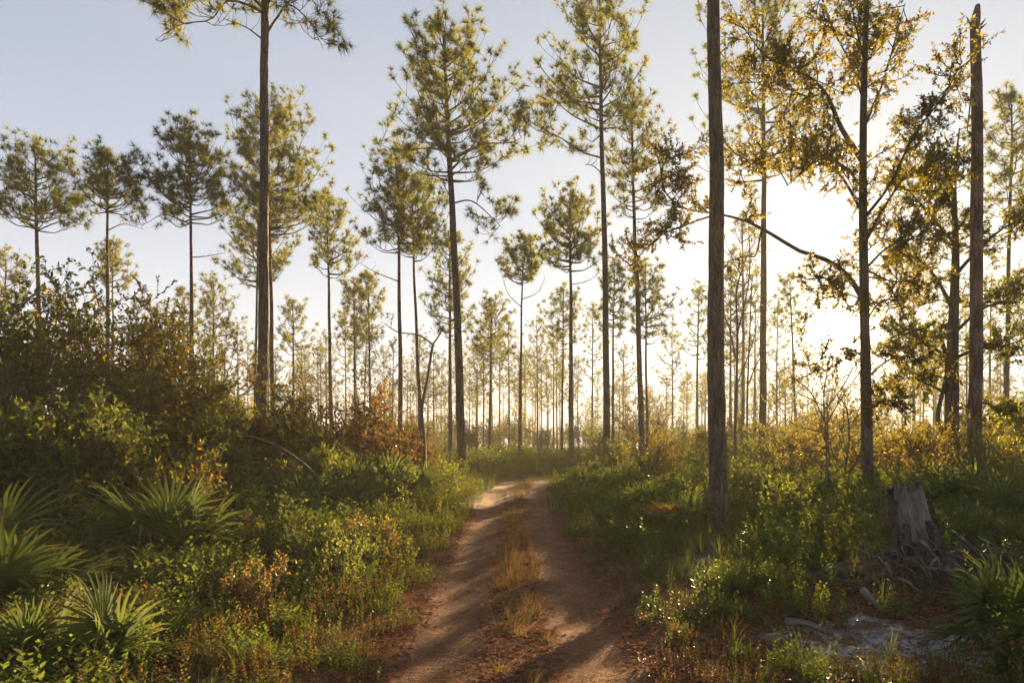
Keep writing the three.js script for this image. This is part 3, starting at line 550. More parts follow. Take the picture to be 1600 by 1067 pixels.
const rightBushes = [
  ['copper-leaved bush glowing below the sun', PAL.oak, 1300, 20, { h: 3.2, stems: 4, lean: 0.4 }],
  ['amber bush between the two oaks', PAL.oak, 1420, 19, { h: 2.3, stems: 6, lean: 0.55 }],
  ['thin golden sapling bush right of the sunlit pine', PAL.gold, 1232, 24, { h: 2.4, stems: 4, lean: 0.35 }],
  ['amber bush at the foot of the broken snag', PAL.oak, 1555, 20, { h: 2.0, stems: 5, lean: 0.5 }],
  ['green bush beside the thin bare saplings', PAL.green, 1170, 24, { h: 2.0, stems: 4, lean: 0.4 }],
  ['yellow bush at the right picture edge', PAL.lime, 1600, 18, { h: 2.2, stems: 5, lean: 0.5 }],
  ['olive bush beneath the pointed-crown pine', PAL.gold, 1030, 24, { h: 1.8, stems: 5, lean: 0.55 }],
  ['golden bush right of the road behind the open-crowned pine', PAL.lime, 965, 30, { h: 1.8, stems: 5, lean: 0.5 }],
];
rightBushes.forEach(([label, pal, px, d, o], k) => { const t = bush('understory_bush', label, 'bush', null, 340 + k, { ...understory, leaf: 0.08, kids: [3, 4, 6], ...o, h: o.h * 0.85, pal }); t.position.copy(onGround(px, d)); });

{
  const src = [PAL.oak, PAL.gold, PAL.lime].map((pal, k) => bush('thicket_bush', '', 'bush', null, 380 + k, { ...understory, pal, h: 2.6, leaf: 0.1, kids: [4, 6, 6], leaves: 8, stems: 5 })), rng = rngOf(44);
  [[1215, 34], [1270, 38], [1335, 30], [1385, 36], [1440, 28], [1475, 40], [1545, 30], [1590, 36], [1150, 40], [1098, 44], [1040, 46], [1640, 26], [1410, 48], [1320, 52], [1240, 56], [470, 75], [545, 90], [620, 70], [700, 85], [760, 75], [800, 95], [850, 78], [905, 88], [940, 70], [985, 95], [1030, 80], [1075, 72], [1120, 90], [1175, 66], [1230, 85], [1290, 75], [1350, 90], [1420, 80], [1500, 70], [1580, 85], [380, 70], [290, 80], [200, 60], ...Array.from({ length: 44 }, (_, k) => [330 + 1330 * ((k * 0.618) % 1), 60 + 75 * ((k * 0.414) % 1)]), [640, 44], [560, 40], [500, 34], [430, 30], [340, 28], [260, 30], [180, 26], [90, 30], [10, 24], [690, 52], [600, 56], [740, 60]].forEach(([px, d], k) => {
    const o = k < 3 ? src[k] : copyOf(src[k % 3]); const hue = ['amber', 'golden', 'yellow-green'][k % 3], name = d > 58 ? (d > 95 ? 'faint ' : 'misty ') + hue + ' leafy tree ' + (px < 560 ? 'behind the crossing pine pair' : px < 760 ? 'behind the leaning pine' : px < 860 ? 'behind the slim tuft-crowned pine' : px < 960 ? 'behind the round-topped pine' : px < 1090 ? 'behind the pointed-crown pine' : px < 1250 ? 'behind the sunlit golden pine' : px < 1430 ? 'behind the golden oak' : 'behind the broken snag') : hue + ' thicket bush ' + placeWords((px - CX) / F * d, d);
    o.userData = { label: name, category: d > 58 ? 'tree' : 'bush', group: name };
    o.position.copy(onGround(px, d)); o.rotation.y = rng() * 6.28; o.scale.setScalar((0.55 + 0.35 * rng()) * (d > 58 ? 1.75 : 1));
  });
}
// ---------- snag, saplings, bent stems ----------
{
  const d = 19, t = thing('broken_snag', 'tall dead pine snag with a jagged broken top', 'dead tree');
  const all = pictureTrunk([[1526, 800], [1525, 600], [1527, 400], [1527, 200], [1524, 60]], d, 90), base = all[0].clone(); t.position.copy(base);
  const pts = all.map((p) => p.sub(base)), w = new MB(); tube(w, pts, taper(91, 21 / F * d / 2, 15 / F * d / 2), 26, null, ragged(8, 0.09)); w.build('trunk', M.snag, t, true);
  const top = pts[90], sp = new MB();
  tube(sp, [top.clone().add(V(0.02, -0.1, 0)), top.clone().add(V(0.0, 0.3, 0)), top.clone().add(V(0.03, 0.58, 0)), top.clone().add(V(0.06, 0.8, 0))], [0.112, 0.108, 0.09, 0.05], 12, null, ragged(4, 0.2), true); sp.build('splinter', M.snag, t, true);
  for (const [x, y, ex, ey] of [[1531, 42, 1541, 29], [1531, 46, 1543, 36], [1519, 40, 1511, 26], [1531, 138, 1537, 134], [1518, 210, 1513, 204]]) { const s = new MB(); tube(s, [P(x, y, d).sub(base), P(ex, ey, d - 0.1).sub(base)], [0.035, 0.008], 6, null, null, true); s.build('stub', M.snag, t); }
  const lean = new MB(); tube(lean, spline([P(1512, 205, d).sub(base), P(1516, 170, d).sub(base), P(1519, 135, d - 0.05).sub(base)].reverse(), 8), taper(9, 0.02, 0.012), 6);
  lean.build('split_branch', M.snag, t);
}
function stemThing(name, label, d, lines, tufts, seed, o, cat = 'sapling') {
  const t = thing(name, label, cat), rng = rngOf(seed), b = onGround(lines[0].at[0][0], d); t.position.copy(b);
  const leaves = new MB();
  lines.forEach((l, k) => {
    const w = new MB(), q = l.at.map(([x, y, z]) => P(x, y, d + (z ?? 0)).sub(b)); if (!k) q[0].set(0, -0.08, 0);
    const pts = spline(q, 24); tube(w, pts, taper(25, l.w / F * d / 2, (l.e ?? 1.2) / F * d / 2), 7, null, ragged(seed, 0.1));
    for (let j = 0; j < (l.n ?? 0); j++) {
      const a = pts[Math.floor(lerp(l.from ?? 8, 24, rng()))], dir = V(rng() - 0.5, rng() * 0.6 - 0.1, rng() - 0.5).normalize();
      if (o.bare) tube(w, [a, a.clone().addScaledVector(dir, 0.3).add(V(0, 0.05, 0)), a.clone().addScaledVector(dir, 0.6 + 0.4 * rng()).add(V(0, 0.2, 0))], [0.007, 0.005, 0.002], 3);
      leafyTwig(w, leaves, a.clone().addScaledVector(dir, o.bare ? 0.3 : 0), dir, 0.35, rng, o);
    }
    w.build(k ? 'branch' : 'stem', name === 'fallen_branch' ? M.fallen : M.twig, t);
  });
  if (leaves.count) leaves.build('foliage', M.leaf, t);
  return t;
}
const sparse = { leaves: 4, leaf: 0.06, pal: PAL.oak, twigR: 0.005 };
stemThing('crooked_sapling', 'thin crooked sapling with bent top left of the leaning pine', 20, [
  { at: [[662, 760], [663, 690], [659, 640], [668, 590], [674, 550], [676, 538]], w: 6, e: 3.4 }, { at: [[676, 538], [655, 524], [620, 518], [600, 505]], w: 3, n: 7 }, { at: [[676, 538], [684, 527], [692, 515], [698, 522]], w: 3, n: 9 },
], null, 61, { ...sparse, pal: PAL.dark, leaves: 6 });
stemThing('bare_sapling', 'thin bare-twigged sapling just right of the thick pine trunk', 20, [
  { at: [[1148, 770], [1150, 640], [1153, 520], [1152, 450], [1168, 400]], w: 5, e: 1.6, n: 8 }, { at: [[1153, 520], [1165, 470], [1172, 420], [1170, 350]], w: 3, n: 6 }, { at: [[1150, 560], [1135, 500], [1110, 470], [1090, 455]], w: 2.6, n: 6 }, { at: [[1152, 600], [1175, 540], [1185, 500]], w: 2.4, n: 4 },
], null, 62, { ...sparse, bare: true });
stemThing('bare_sapling', 'slim straight sapling left of the sunlit golden pine', 26, [
  { at: [[1170, 760], [1168, 640], [1172, 520], [1176, 430]], w: 4, e: 1.4, n: 14 }, { at: [[1170, 600], [1188, 560], [1210, 545]], w: 2.2, n: 5 },
], null, 63, { ...sparse, bare: true });
stemThing('bare_sapling', 'leggy sapling with thin drooping twigs under the golden oak', 16, [
  { at: [[1290, 800], [1292, 700], [1288, 620], [1296, 560]], w: 3.4, e: 1.2, n: 14 }, { at: [[1290, 660], [1265, 610], [1240, 590]], w: 2, n: 6 }, { at: [[1290, 640], [1320, 600], [1335, 570]], w: 2, n: 6 },
], null, 64, { ...sparse, bare: true });
stemThing('fallen_branch', 'dark bent dead stem arching down through the left bushes', 15, [
  { at: [[528, 800, 0.4], [492, 745, 0.2], [455, 712], [420, 692, -0.2], [375, 678, -0.4]], w: 9, e: 3 },
], null, 65, sparse, 'dead branch');
{
  // weathered sticks lying by the road
  const lie = (label, pts, r, seed) => {
    const t = new MB(), q = spline(pts.map(([px, d, h]) => onGround(px, d).add(V(0, h, 0))), 14); tube(t, q, taper(15, r, r * 0.45), 8, null, ragged(seed, 0.22), true);
    const m = t.build('dead_stick', M.deadWood, scene, true); m.userData = { label, category: 'stick' };
  };
  lie('pale dead stick slanting out of the bushes left of the road', [[638, 19, 0.5], [650, 18, 0.22], [662, 17.2, 0.05]], 0.05, 1);
  lie('short weathered branch lying at the back of the pale sand', [[1228, 7.3, 0.04], [1262, 7.2, 0.05], [1302, 7.0, 0.03]], 0.045, 2);
  lie('pale broken stick beneath the stump roots', [[1350, 8.2, 0.12], [1368, 7.9, 0.06], [1386, 7.6, 0.03]], 0.04, 3);
  lie('thin grey stick in the leaf litter at the left front', [[318, 7.0, 0.03], [345, 6.9, 0.04], [372, 7.1, 0.03]], 0.025, 4);
  lie('small pale stick on the right wheel track', [[985, 7.4, 0.03], [1005, 7.1, 0.05], [1020, 6.9, 0.03]], 0.014, 5);
  lie('twisted pale root end beside the front right palmetto', [[1440, 6.6, 0.03], [1462, 6.7, 0.14], [1478, 7.0, 0.05]], 0.03, 6);
}

// ---------- the stump ----------
{
  const t = thing('tree_stump', 'weathered broken pine stump with exposed roots and a pale bare face', 'tree stump'), b = STUMP.clone(); b.y = groundY(b.x, b.z) - 0.25; t.position.copy(b);
  const d = 9.4, at = (px, py, z = 0) => P(px, py, d + z).sub(b);
  const axis = spline([at(1448, 930), at(1441, 880), at(1430, 825), at(1419, 764)], 40);
  const rad = axis.map((p, k) => { const s = k / 40; return lerp(0.38, 0.168, Math.pow(s, 0.6)) + 0.3 * Math.exp(-s * 6.5); });
  const core = new MB(); tube(core, axis, rad.map((r) => r * 0.92), 44, null, (al, a) => 0.05 * nz(Math.cos(a) * 5, al * 1.5, Math.sin(a) * 5) + 0.03 * nz(Math.cos(a) * 14, al * 2, Math.sin(a) * 14)); 
  for (let j = 0; j <= 44; j++) { const v = core.count - 45 + j, a = (j % 44) / 44 * 6.283; core.p[v * 3 + 1] += 0.16 * nz(Math.cos(a) * 2.4, Math.sin(a) * 2.4, 3) + 0.09 * nz(Math.cos(a) * 9, Math.sin(a) * 9, 6); }
  const q = core.count; core.p.push(axis[40].x, axis[40].y - 0.12, axis[40].z); core.n.push(0, 1, 0); core.u.push(0, 0); for (let j = 1; j <= 44; j++) core.i.push(q, q - 45 + j, q - 45 + j - 1);
  core.build('wood', M.stumpWood, t, true);
  // bark: separate upright plates round the stump, fallen away at the upper front
  const rng = rngOf(12);
  for (let a0 = 0; a0 < 22; a0++) for (let s0 = 0; s0 < 6; s0++) {
    const ang = a0 / 22 * Math.PI * 2 + 0.12 * (rng() - 0.5) + (s0 % 2) * 0.14, lo = s0 * 0.165 - 0.06 * rng(), hi = lo + 0.17 + 0.14 * rng();
    const toEye = Math.cos(ang - Math.PI * 0.5 - 0.12);                     // 1 where the plate faces the camera
    if (toEye > -0.1 && s0 >= 5) continue; if (toEye > 0.3 && s0 === 4) continue; if (toEye > 0.8 && s0 === 3 && a0 % 2) continue;
    const mb = new MB(), nA = 5, nS = 6, th = 0.03 + 0.05 * rng(), wA = 0.1 + 0.06 * rng();
    for (let L = 0; L < 2; L++) for (let j = 0; j <= nS; j++) for (let i = 0; i <= nA; i++) {
      const s = clamp(lerp(lo, hi, j / nS), 0, 0.995), f = s * 40, k = Math.floor(f), p = axis[k].clone().lerp(axis[Math.min(40, k + 1)], f - k), r = lerp(rad[k], rad[Math.min(40, k + 1)], f - k);
      const edge = (i === 0 || i === nA || j === 0 || j === nS) ? 1 : 0, a = ang + (i / nA - 0.5) * 2 * wA + 0.03 * nz(s * 30, a0, L), rr = r * 0.9 + (L ? th * (edge ? 0.4 : 1) + 0.014 * nz(a * 9, s * 22, a0) : -0.01);
      mb.p.push(p.x + Math.cos(a) * rr, p.y + 0.02 * nz(a * 7, s0, 3), p.z + Math.sin(a) * rr); mb.u.push(a * 0.4, s * 1.2);
      if (i && j) { const v = mb.count - 1, w = nA + 1; if (L) mb.i.push(v, v - w - 1, v - w, v, v - 1, v - w - 1); }
    }
    const n1 = (nA + 1) * (nS + 1), ringOf = []; for (let i = 0; i <= nA; i++) ringOf.push(i); for (let j = 1; j <= nS; j++) ringOf.push(j * (nA + 1) + nA); for (let i = nA - 1; i >= 0; i--) ringOf.push(nS * (nA + 1) + i); for (let j = nS - 1; j > 0; j--) ringOf.push(j * (nA + 1));
    for (let k = 0; k < ringOf.length; k++) { const x = ringOf[k], y = ringOf[(k + 1) % ringOf.length]; mb.i.push(x, y, y + n1, x, y + n1, x + n1); }
    mb.build('bark_plate', M.stumpBark, t, true);
  }
  const root = (pts, r0, r1, mat, seed) => { const w = new MB(), l = spline(pts, 26); tube(w, l, taper(27, r0, r1, 0.8), 12, null, (al, a) => 0.4 * nz(Math.cos(a) * 2 + seed, al * 5, Math.sin(a) * 2) + 0.26 * nz(Math.cos(a) * 6, al * 9, Math.sin(a) * 6 + seed), true); w.build('root', mat, t, true); };
  root([at(1425, 890), at(1380, 893, -0.2), at(1310, 898, -0.3), at(1240, 912, -0.3), at(1192, 925, -0.3)], 0.17, 0.04, M.redRoot, 1);
  root([at(1420, 905, -0.2), at(1370, 905, -0.5), at(1330, 925, -0.7), at(1300, 940, -0.8)], 0.1, 0.03, M.rootWood, 2);
  root([at(1450, 890), at(1480, 880, -0.3), at(1520, 915, -0.4), at(1570, 950, -0.3)], 0.15, 0.04, M.rootWood, 3);
  root([at(1460, 895, -0.3), at(1490, 915, -0.7), at(1505, 945, -1), at(1520, 970, -1.2)], 0.1, 0.03, M.rootWood, 5);
  root([at(1470, 870, -0.2), at(1482, 880, -0.35), at(1478, 900, -0.45), at(1460, 918, -0.5)], 0.05, 0.016, M.deadWood, 6);
  root([at(1480, 880, -0.2), at(1490, 893, -0.4), at(1488, 912, -0.45), at(1478, 922, -0.5)], 0.045, 0.014, M.deadWood, 7);
  root([at(1440, 880, 0.3), at(1480, 890, 0.9), at(1540, 905, 1.4)], 0.15, 0.05, M.rootWood, 8);
  for (let k = 0; k < 24; k++) { const a = -0.5 + 4.1 * rng(), r = 0.5 + 1.0 * rng(), p = axis[5].clone().add(V(0, -0.05, 0)), e = V(axis[2].x + Math.cos(a) * r * 1.5, 0.22, axis[2].z + Math.sin(a) * r * 0.8); e.y = groundY(b.x + e.x, b.z + e.z) - b.y - 0.02; const m = V().lerpVectors(p, e, 0.55).add(V(0.2 * (rng() - 0.5), 0.08 + 0.2 * rng(), 0.1)); root([p, m, e], 0.05 + 0.07 * rng(), 0.012, rng() < 0.3 ? M.redRoot : M.rootWood, 20 + k); }
  for (let k = 0; k < 110; k++) {
    const a = -0.2 + 3.6 * rng(), r = 0.25 + 0.95 * rng(), p = V(axis[3].x + Math.cos(a) * r * 1.2, 0, axis[3].z + Math.sin(a) * r * 0.7); p.y = groundY(b.x + p.x, b.z + p.z) - b.y + 0.03 + 0.34 * rng() * Math.max(0.1, 1.1 - r);
    const e = p.clone().add(V((rng() - 0.4) * 0.6, 0, 0.1 + 0.4 * rng())); e.y = groundY(b.x + e.x, b.z + e.z) - b.y + 0.02;
    const m = V().lerpVectors(p, e, 0.5).add(V((rng() - 0.5) * 0.2, 0.1 * rng(), 0.12 * rng())); const w = new MB(); tube(w, spline([p, m, e], 8), taper(9, 0.01 + 0.022 * rng() * rng(), 0.004), 5); w.build('rootlet', rng() < 0.4 ? M.deadWood : M.rootWood, t);
  }
}

// ---------- palmettos ----------
function fan(seed, o) {                                      // one leaf: a stalk and a fan of folded blades
  const rng = rngOf(seed), mb = new MB(), stalk = o.stalk, lift = o.lift, n = o.blades;
  const hub = V(0, Math.sin(lift) * stalk, Math.cos(lift) * stalk), g0 = [0.085, 0.11, 0.022];
  const side = V(1, 0, 0), fwd = V(0, Math.sin(lift + o.bend), Math.cos(lift + o.bend)), nrm = V().crossVectors(fwd, side).normalize();
  const st = spline([V(0, 0, 0), V(0, Math.sin(lift) * stalk * 0.5 + 0.04, Math.cos(lift) * stalk * 0.5), hub], 5);
  const sk = new MB(); tube(sk, st, taper(6, 0.009, 0.006), 5, [0.1, 0.11, 0.03]);
  for (let k = 0; k < n; k++) {
    const a = (k / (n - 1) - 0.5) * o.open, len = o.size * (0.72 + 0.3 * Math.cos(a * 0.62)) * (0.93 + 0.14 * rng()), wid = o.size * 0.036 * (0.85 + 0.3 * rng());
    const dir = V().addScaledVector(fwd, Math.cos(a)).addScaledVector(side, Math.sin(a)).normalize(), cup = 0.16 * Math.cos(a) + 0.1 * Math.sin(a * 2.3 + seed);
    dir.addScaledVector(nrm, cup + 0.09 * (rng() - 0.5)).normalize();
    const ac = V().crossVectors(dir, nrm).normalize(), up = V().crossVectors(ac, dir).normalize();
    const w = 0.8 + 0.4 * rng(), old = o.dry ?? 0, c = [lerp(g0[0] * w, 0.2, old), lerp(g0[1] * w, 0.11, old), lerp(g0[2] * w, 0.025, old)], tipC = rng() < 0.55 ? [0.13, 0.1, 0.028] : c;
    const q = mb.count, droop = o.droop * (0.4 + rng()), rows = [[0, 0.18], [0.28, 0.95], [0.62, 0.8], [0.86, 0.4], [1, 0.04]];
    rows.forEach(([s, ww], r) => {
      const c0 = hub.clone().addScaledVector(dir, len * s).addScaledVector(up, -droop * len * s * s * s); c0.y -= droop * 0.6 * len * s * s * s;
      const col = r < 3 ? c : tipC;
      for (const [e, h] of [[-1, 1], [0, 0], [1, 1]]) {
        const p = c0.clone().addScaledVector(ac, e * wid * ww).addScaledVector(up, h * wid * ww * 0.55); mb.p.push(p.x, p.y, p.z);
        const nn = up.clone().addScaledVector(ac, -e * 0.5).normalize(); mb.n.push(nn.x, nn.y, nn.z); mb.c.push(col[0], col[1], col[2]); mb.u.push(e * 0.5 + 0.5, s);
      }
      if (r) for (const e of [0, 1]) { const v = q + r * 3 + e; mb.i.push(v, v - 3, v - 2, v, v - 2, v + 1); }
    });
  }
  return [mb.geometry(), sk.geometry()];
}
const fans = [];
for (let k = 0; k < 9; k++) fans.push(fan(700 + k, { stalk: 0.42 + 0.09 * (k % 3), lift: 0.9, bend: -0.1 + 0.28 * ((k % 4) - 1.2), blades: 19 + (k % 3) * 2, size: 0.56 + 0.05 * (k % 3), open: 3.5 + 0.5 * (k % 2), droop: 0.1 + 0.07 * (k % 4), dry: k === 8 ? 0.75 : 0 }));
function palmetto(label, group, px, d, count, size, seed, o = {}) {
  if (group) { label = (count > 9 ? 'full' : 'small') + ' green palmetto ' + placeWords((px - CX) / F * d, d); group = label; }
  const rng = rngOf(seed), t = thing('saw_palmetto', label, 'palmetto', group); t.position.copy(onGround(px, d)); t.position.y += o.up ?? 0.12;
  for (let k = 0; k < count; k++) {
    const [blades, stalk] = fans[o.dry && rng() < o.dry ? 8 : Math.floor(rng() * 8)], m = new THREE.Mesh(blades, M.frond), st = new THREE.Mesh(stalk, M.frond); m.name = 'frond'; st.name = 'stalk'; m.add(st);
    const up = (k + 0.5) / count, tilt = lerp(0.55, -0.45, up) + 0.2 * (rng() - 0.5);
    m.rotation.order = 'YXZ'; m.rotation.set(tilt, k * 2.4 + 0.5 * rng() + (o.turn ?? 0), 0.35 * (rng() - 0.5)); const s = size * (0.85 + 0.3 * rng()); m.scale.set(s, s, s);
    m.position.set((rng() - 0.5) * 0.16, -0.02, (rng() - 0.5) * 0.16); t.add(m);
  }
  return t;
}
palmetto('big dark green palmetto spreading left of the road', null, 275, 10, 20, 1.15, 1, { up: 0.12 });
palmetto('yellow-green palmetto at the left picture edge', null, 22, 7.4, 15, 0.92, 2, { up: 0.06 });
palmetto('small bright fan palmetto in the left front corner', null, 176, 5.7, 10, 0.6, 3, { up: 0, turn: 1.3 });
palmetto('tall palmetto fan cut by the left picture edge', null, -30, 8.6, 12, 1.05, 4, { up: 0.12 });
palmetto('palmetto low in the left front corner', null, 50, 5.7, 10, 0.62, 14, { dry: 0.1, up: 0 });
palmetto('palmetto in the right front corner beside the sand', null, 1585, 5.9, 14, 0.8, 5);
palmetto('palmetto with one dry orange frond below the bent stem', null, 408, 15.5, 8, 0.8, 6, { dry: 0.35 });
palmetto('palmetto at the road edge below the crooked sapling', null, 606, 17.5, 13, 1.1, 7);
palmetto('brownish palmetto right of the road before the thick trunk', null, 1060, 13.8, 9, 0.75, 8, { dry: 0.5 });
[[545, 16.5], [470, 14.5], [650, 20], [500, 19], [580, 22], [430, 17.5]].forEach(([px, d], k) => palmetto('green palmetto in the bushes between the dark pine and road', 'palmettos left of the road', px, d, 9, 0.95, 20 + k, { up: 0.15 }));
[[1205, 17], [1275, 16.5], [1330, 19], [1400, 20], [1170, 21]].forEach(([px, d], k) => palmetto('green palmetto in the sunlit thicket behind the thick trunk', 'palmettos right of the thick trunk', px, d, 9, 0.95, 40 + k, { up: 0.15 }));
[[1530, 15.5], [1490, 17], [1575, 14], [1460, 15.5], [1555, 17.5], [1600, 16]].forEach(([px, d], k) => palmetto('green palmetto behind the stump around the snag foot', 'palmettos behind the stump', px, d, 10, 1.05, 60 + k, { up: 0.2 }));
[[985, 20], [1010, 17], [960, 24], [1035, 21]].forEach(([px, d], k) => palmetto('green palmetto on the road\'s right bank', 'palmettos on the right bank', px, d, 8, 0.75, 80 + k, { up: 0.1 }));

// ---------- low bushes: a few shapes, each copy a bush of its own ----------
{
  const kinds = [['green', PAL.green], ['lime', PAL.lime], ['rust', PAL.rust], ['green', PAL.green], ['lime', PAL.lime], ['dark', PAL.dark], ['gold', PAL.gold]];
  const src = kinds.map(([, pal], k) => bush('low_bush', '', 'bush', null, 400 + k, { ...lowBush, pal, h: 0.9 + 0.1 * (k % 3), leaf: k === 3 ? 0.085 : 0.064 })), used = src.map(() => false), rng = rngOf(31);
  const word = ['mid-green', 'yellow-green', 'russet', 'broad-leaved green', 'pale lime', 'dark green', 'golden'];
  const put = (k, px, d, s, label, group) => {
    label = word[k] + (d > 44 ? ' sunlit' : '') + (s < 0.48 ? ' low' : s > 0.95 ? ' tall' : '') + ' bush ' + placeWords((px - CX) / F * d, d); group = label;
    const o = used[k] ? copyOf(src[k]) : src[k]; used[k] = true; o.userData = { label, category: 'bush', group };
    o.position.copy(onGround(px, d)); o.rotation.y = rng() * 6.28; o.scale.set(s * (0.9 + 0.25 * rng()), s * (0.85 + 0.3 * rng()), s * (0.9 + 0.25 * rng()));
  };
  const fill = (n, x0, x1, d0, d1, picks, s0, s1, label, group) => { for (let j = 0; j < n; j++) { const d = lerp(d0, d1, Math.pow(rng(), 0.8)), px = lerp(x0, x1, rng()), x = (px - CX) / F * d; if (Math.abs(fromRoad(x, -d)) < (d < 13 ? 1.5 : 1.9) || Math.hypot(x - STUMP.x, (-d - STUMP.z) * 1) < 1.5 || Math.hypot(x - SANDY.x, -d - SANDY.z) < 1.25 || (Math.abs(x - 0.257 * d) < 0.9 && d < 15.2) || (x > 2.8 && x < 6 && d > 6 && d < 9.6 && j % 4)) continue; put(picks[Math.floor(rng() * picks.length)], px, d, lerp(s0, s1, rng()), label, group); } };
  fill(62, 1150, 1680, 13, 27, [0, 1, 1, 4, 4, 6, 3], 0.6, 1.0, 'sunlit bush in the thicket behind the stump', 'thicket behind the stump');
  fill(34, 880, 1115, 12, 36, [0, 1, 3, 4, 5], 0.45, 0.78, 'leafy bush on the right bank of the road', 'bushes on the right bank');
  fill(40, 380, 735, 11, 34, [0, 1, 3, 4, 6], 0.7, 1.15, 'leafy bush on the left bank of the road', 'bushes on the left bank');
  fill(16, -120, 380, 11, 20, [5, 0, 6, 5], 1.0, 1.6, 'dense bush in the thicket on the far left', 'far left thicket bushes');
  fill(46, -40, 660, 6.4, 12.5, [0, 1, 3, 4, 2, 0], 0.3, 0.62, 'knee-high bush in the left foreground', 'left foreground bushes');
  fill(34, 960, 1640, 7, 13, [0, 1, 3, 0, 5], 0.3, 0.6, 'knee-high bush in the right foreground', 'right foreground bushes');
  fill(26, 560, 1120, 46, 62, [0, 1, 4], 0.9, 1.5, 'small sunlit bush beyond the road bend', 'bushes beyond the bend');
  fill(24, 1120, 1700, 28, 50, [1, 4, 6, 2], 1.1, 1.7, 'bush in the misty thicket behind the oaks', 'misty thicket bushes');
  fill(18, -160, 560, 24, 45, [0, 6, 4], 1.2, 1.9, 'bush deep in the woods behind the left thicket', 'deep left bushes');
}

// ---------- ground cover ----------
function scatter(name, geo, mat, places, colors, label, cat) {
  const m = new THREE.InstancedMesh(geo, mat, places.length), o = new THREE.Object3D();
  places.forEach(([x, y, z, sx, sy, ry, tilt], k) => { o.position.set(x, y, z); o.rotation.set(tilt ?? 0, ry, tilt ?? 0, 'YXZ'); o.scale.set(sx, sy, sx); o.updateMatrix(); m.setMatrixAt(k, o.matrix); if (colors) m.setColorAt(k, colors[k]); });
  m.name = name; m.castShadow = m.receiveShadow = true; m.userData = { kind: 'stuff', label, category: cat }; scene.add(m);
}
function sprig(seed, o) {                                    // a clump of upright leafy shoots about 0.45 m tall
  const rng = rngOf(seed), mb = new MB();
  for (let k = 0; k < o.shoots; k++) {
    const a = rng() * 6.28, r = 0.16 * Math.sqrt(rng()), h = 0.45 * (0.5 + 0.6 * rng()), p = V(Math.cos(a) * r, -0.02, Math.sin(a) * r), dir = V(Math.cos(a) * 0.35 * rng(), 1, Math.sin(a) * 0.35 * rng()).normalize();
    const e = p.clone().addScaledVector(dir, h); tube(mb, [p, V().lerpVectors(p, e, 0.5).add(V(0.02 * (rng() - 0.5), 0, 0.02 * (rng() - 0.5))), e], [0.003, 0.0025, 0.0015], 3, [0.1, 0.07, 0.04]);
    for (let j = 0; j < o.leaves; j++) {
      const s = 0.25 + 0.75 * (j + rng()) / o.leaves, b = j * 2.4 + rng(), d = V(Math.cos(b), 0.5 + 0.6 * rng(), Math.sin(b)).normalize(), n = V(-Math.cos(b) * 0.6 + 0.4 * (rng() - 0.5), 0.8, -Math.sin(b) * 0.6 + 0.4 * (rng() - 0.5)).normalize();
      leaf(mb, p.clone().addScaledVector(dir, h * s), d, n, o.leaf * (0.7 + 0.6 * rng()) * (1.1 - 0.3 * s), o.leaf * o.wide * (0.8 + 0.4 * rng()), tint(o.pal, rng));
    }
  }
  return mb.geometry();
}
function tuft(seed, n, h, spread, cols, wide) {
  const rng = rngOf(seed), mb = new MB();
  for (let k = 0; k < n; k++) {
    const a = rng() * 6.28, l = h * (0.5 + 0.6 * rng()), out = spread * (0.3 + rng()), p = V(0.05 * (rng() - 0.5), -0.01, 0.05 * (rng() - 0.5)), sx = -Math.sin(a), sz = Math.cos(a), c = cols[Math.floor(rng() * cols.length)], v = 0.75 + 0.5 * rng(), q = mb.count;
    for (let r = 0; r < 4; r++) {
      const s = r / 3, w = wide * (1 - s * 0.92), x = p.x + Math.cos(a) * out * l * s * s, y = p.y + l * (s - 0.25 * out * s * s), z = p.z + Math.sin(a) * out * l * s * s;
      for (const e of [-1, 1]) { mb.p.push(x + sx * w * e, y, z + sz * w * e); mb.n.push(-Math.cos(a) * 0.85, 0.53, -Math.sin(a) * 0.85); mb.c.push(c[0] * v, c[1] * v, c[2] * v); mb.u.push(e * 0.5 + 0.5, s); }
      if (r) { const v2 = q + r * 2; mb.i.push(v2, v2 - 2, v2 - 1, v2, v2 - 1, v2 + 1); }
    }
  }
  return mb.geometry();
}
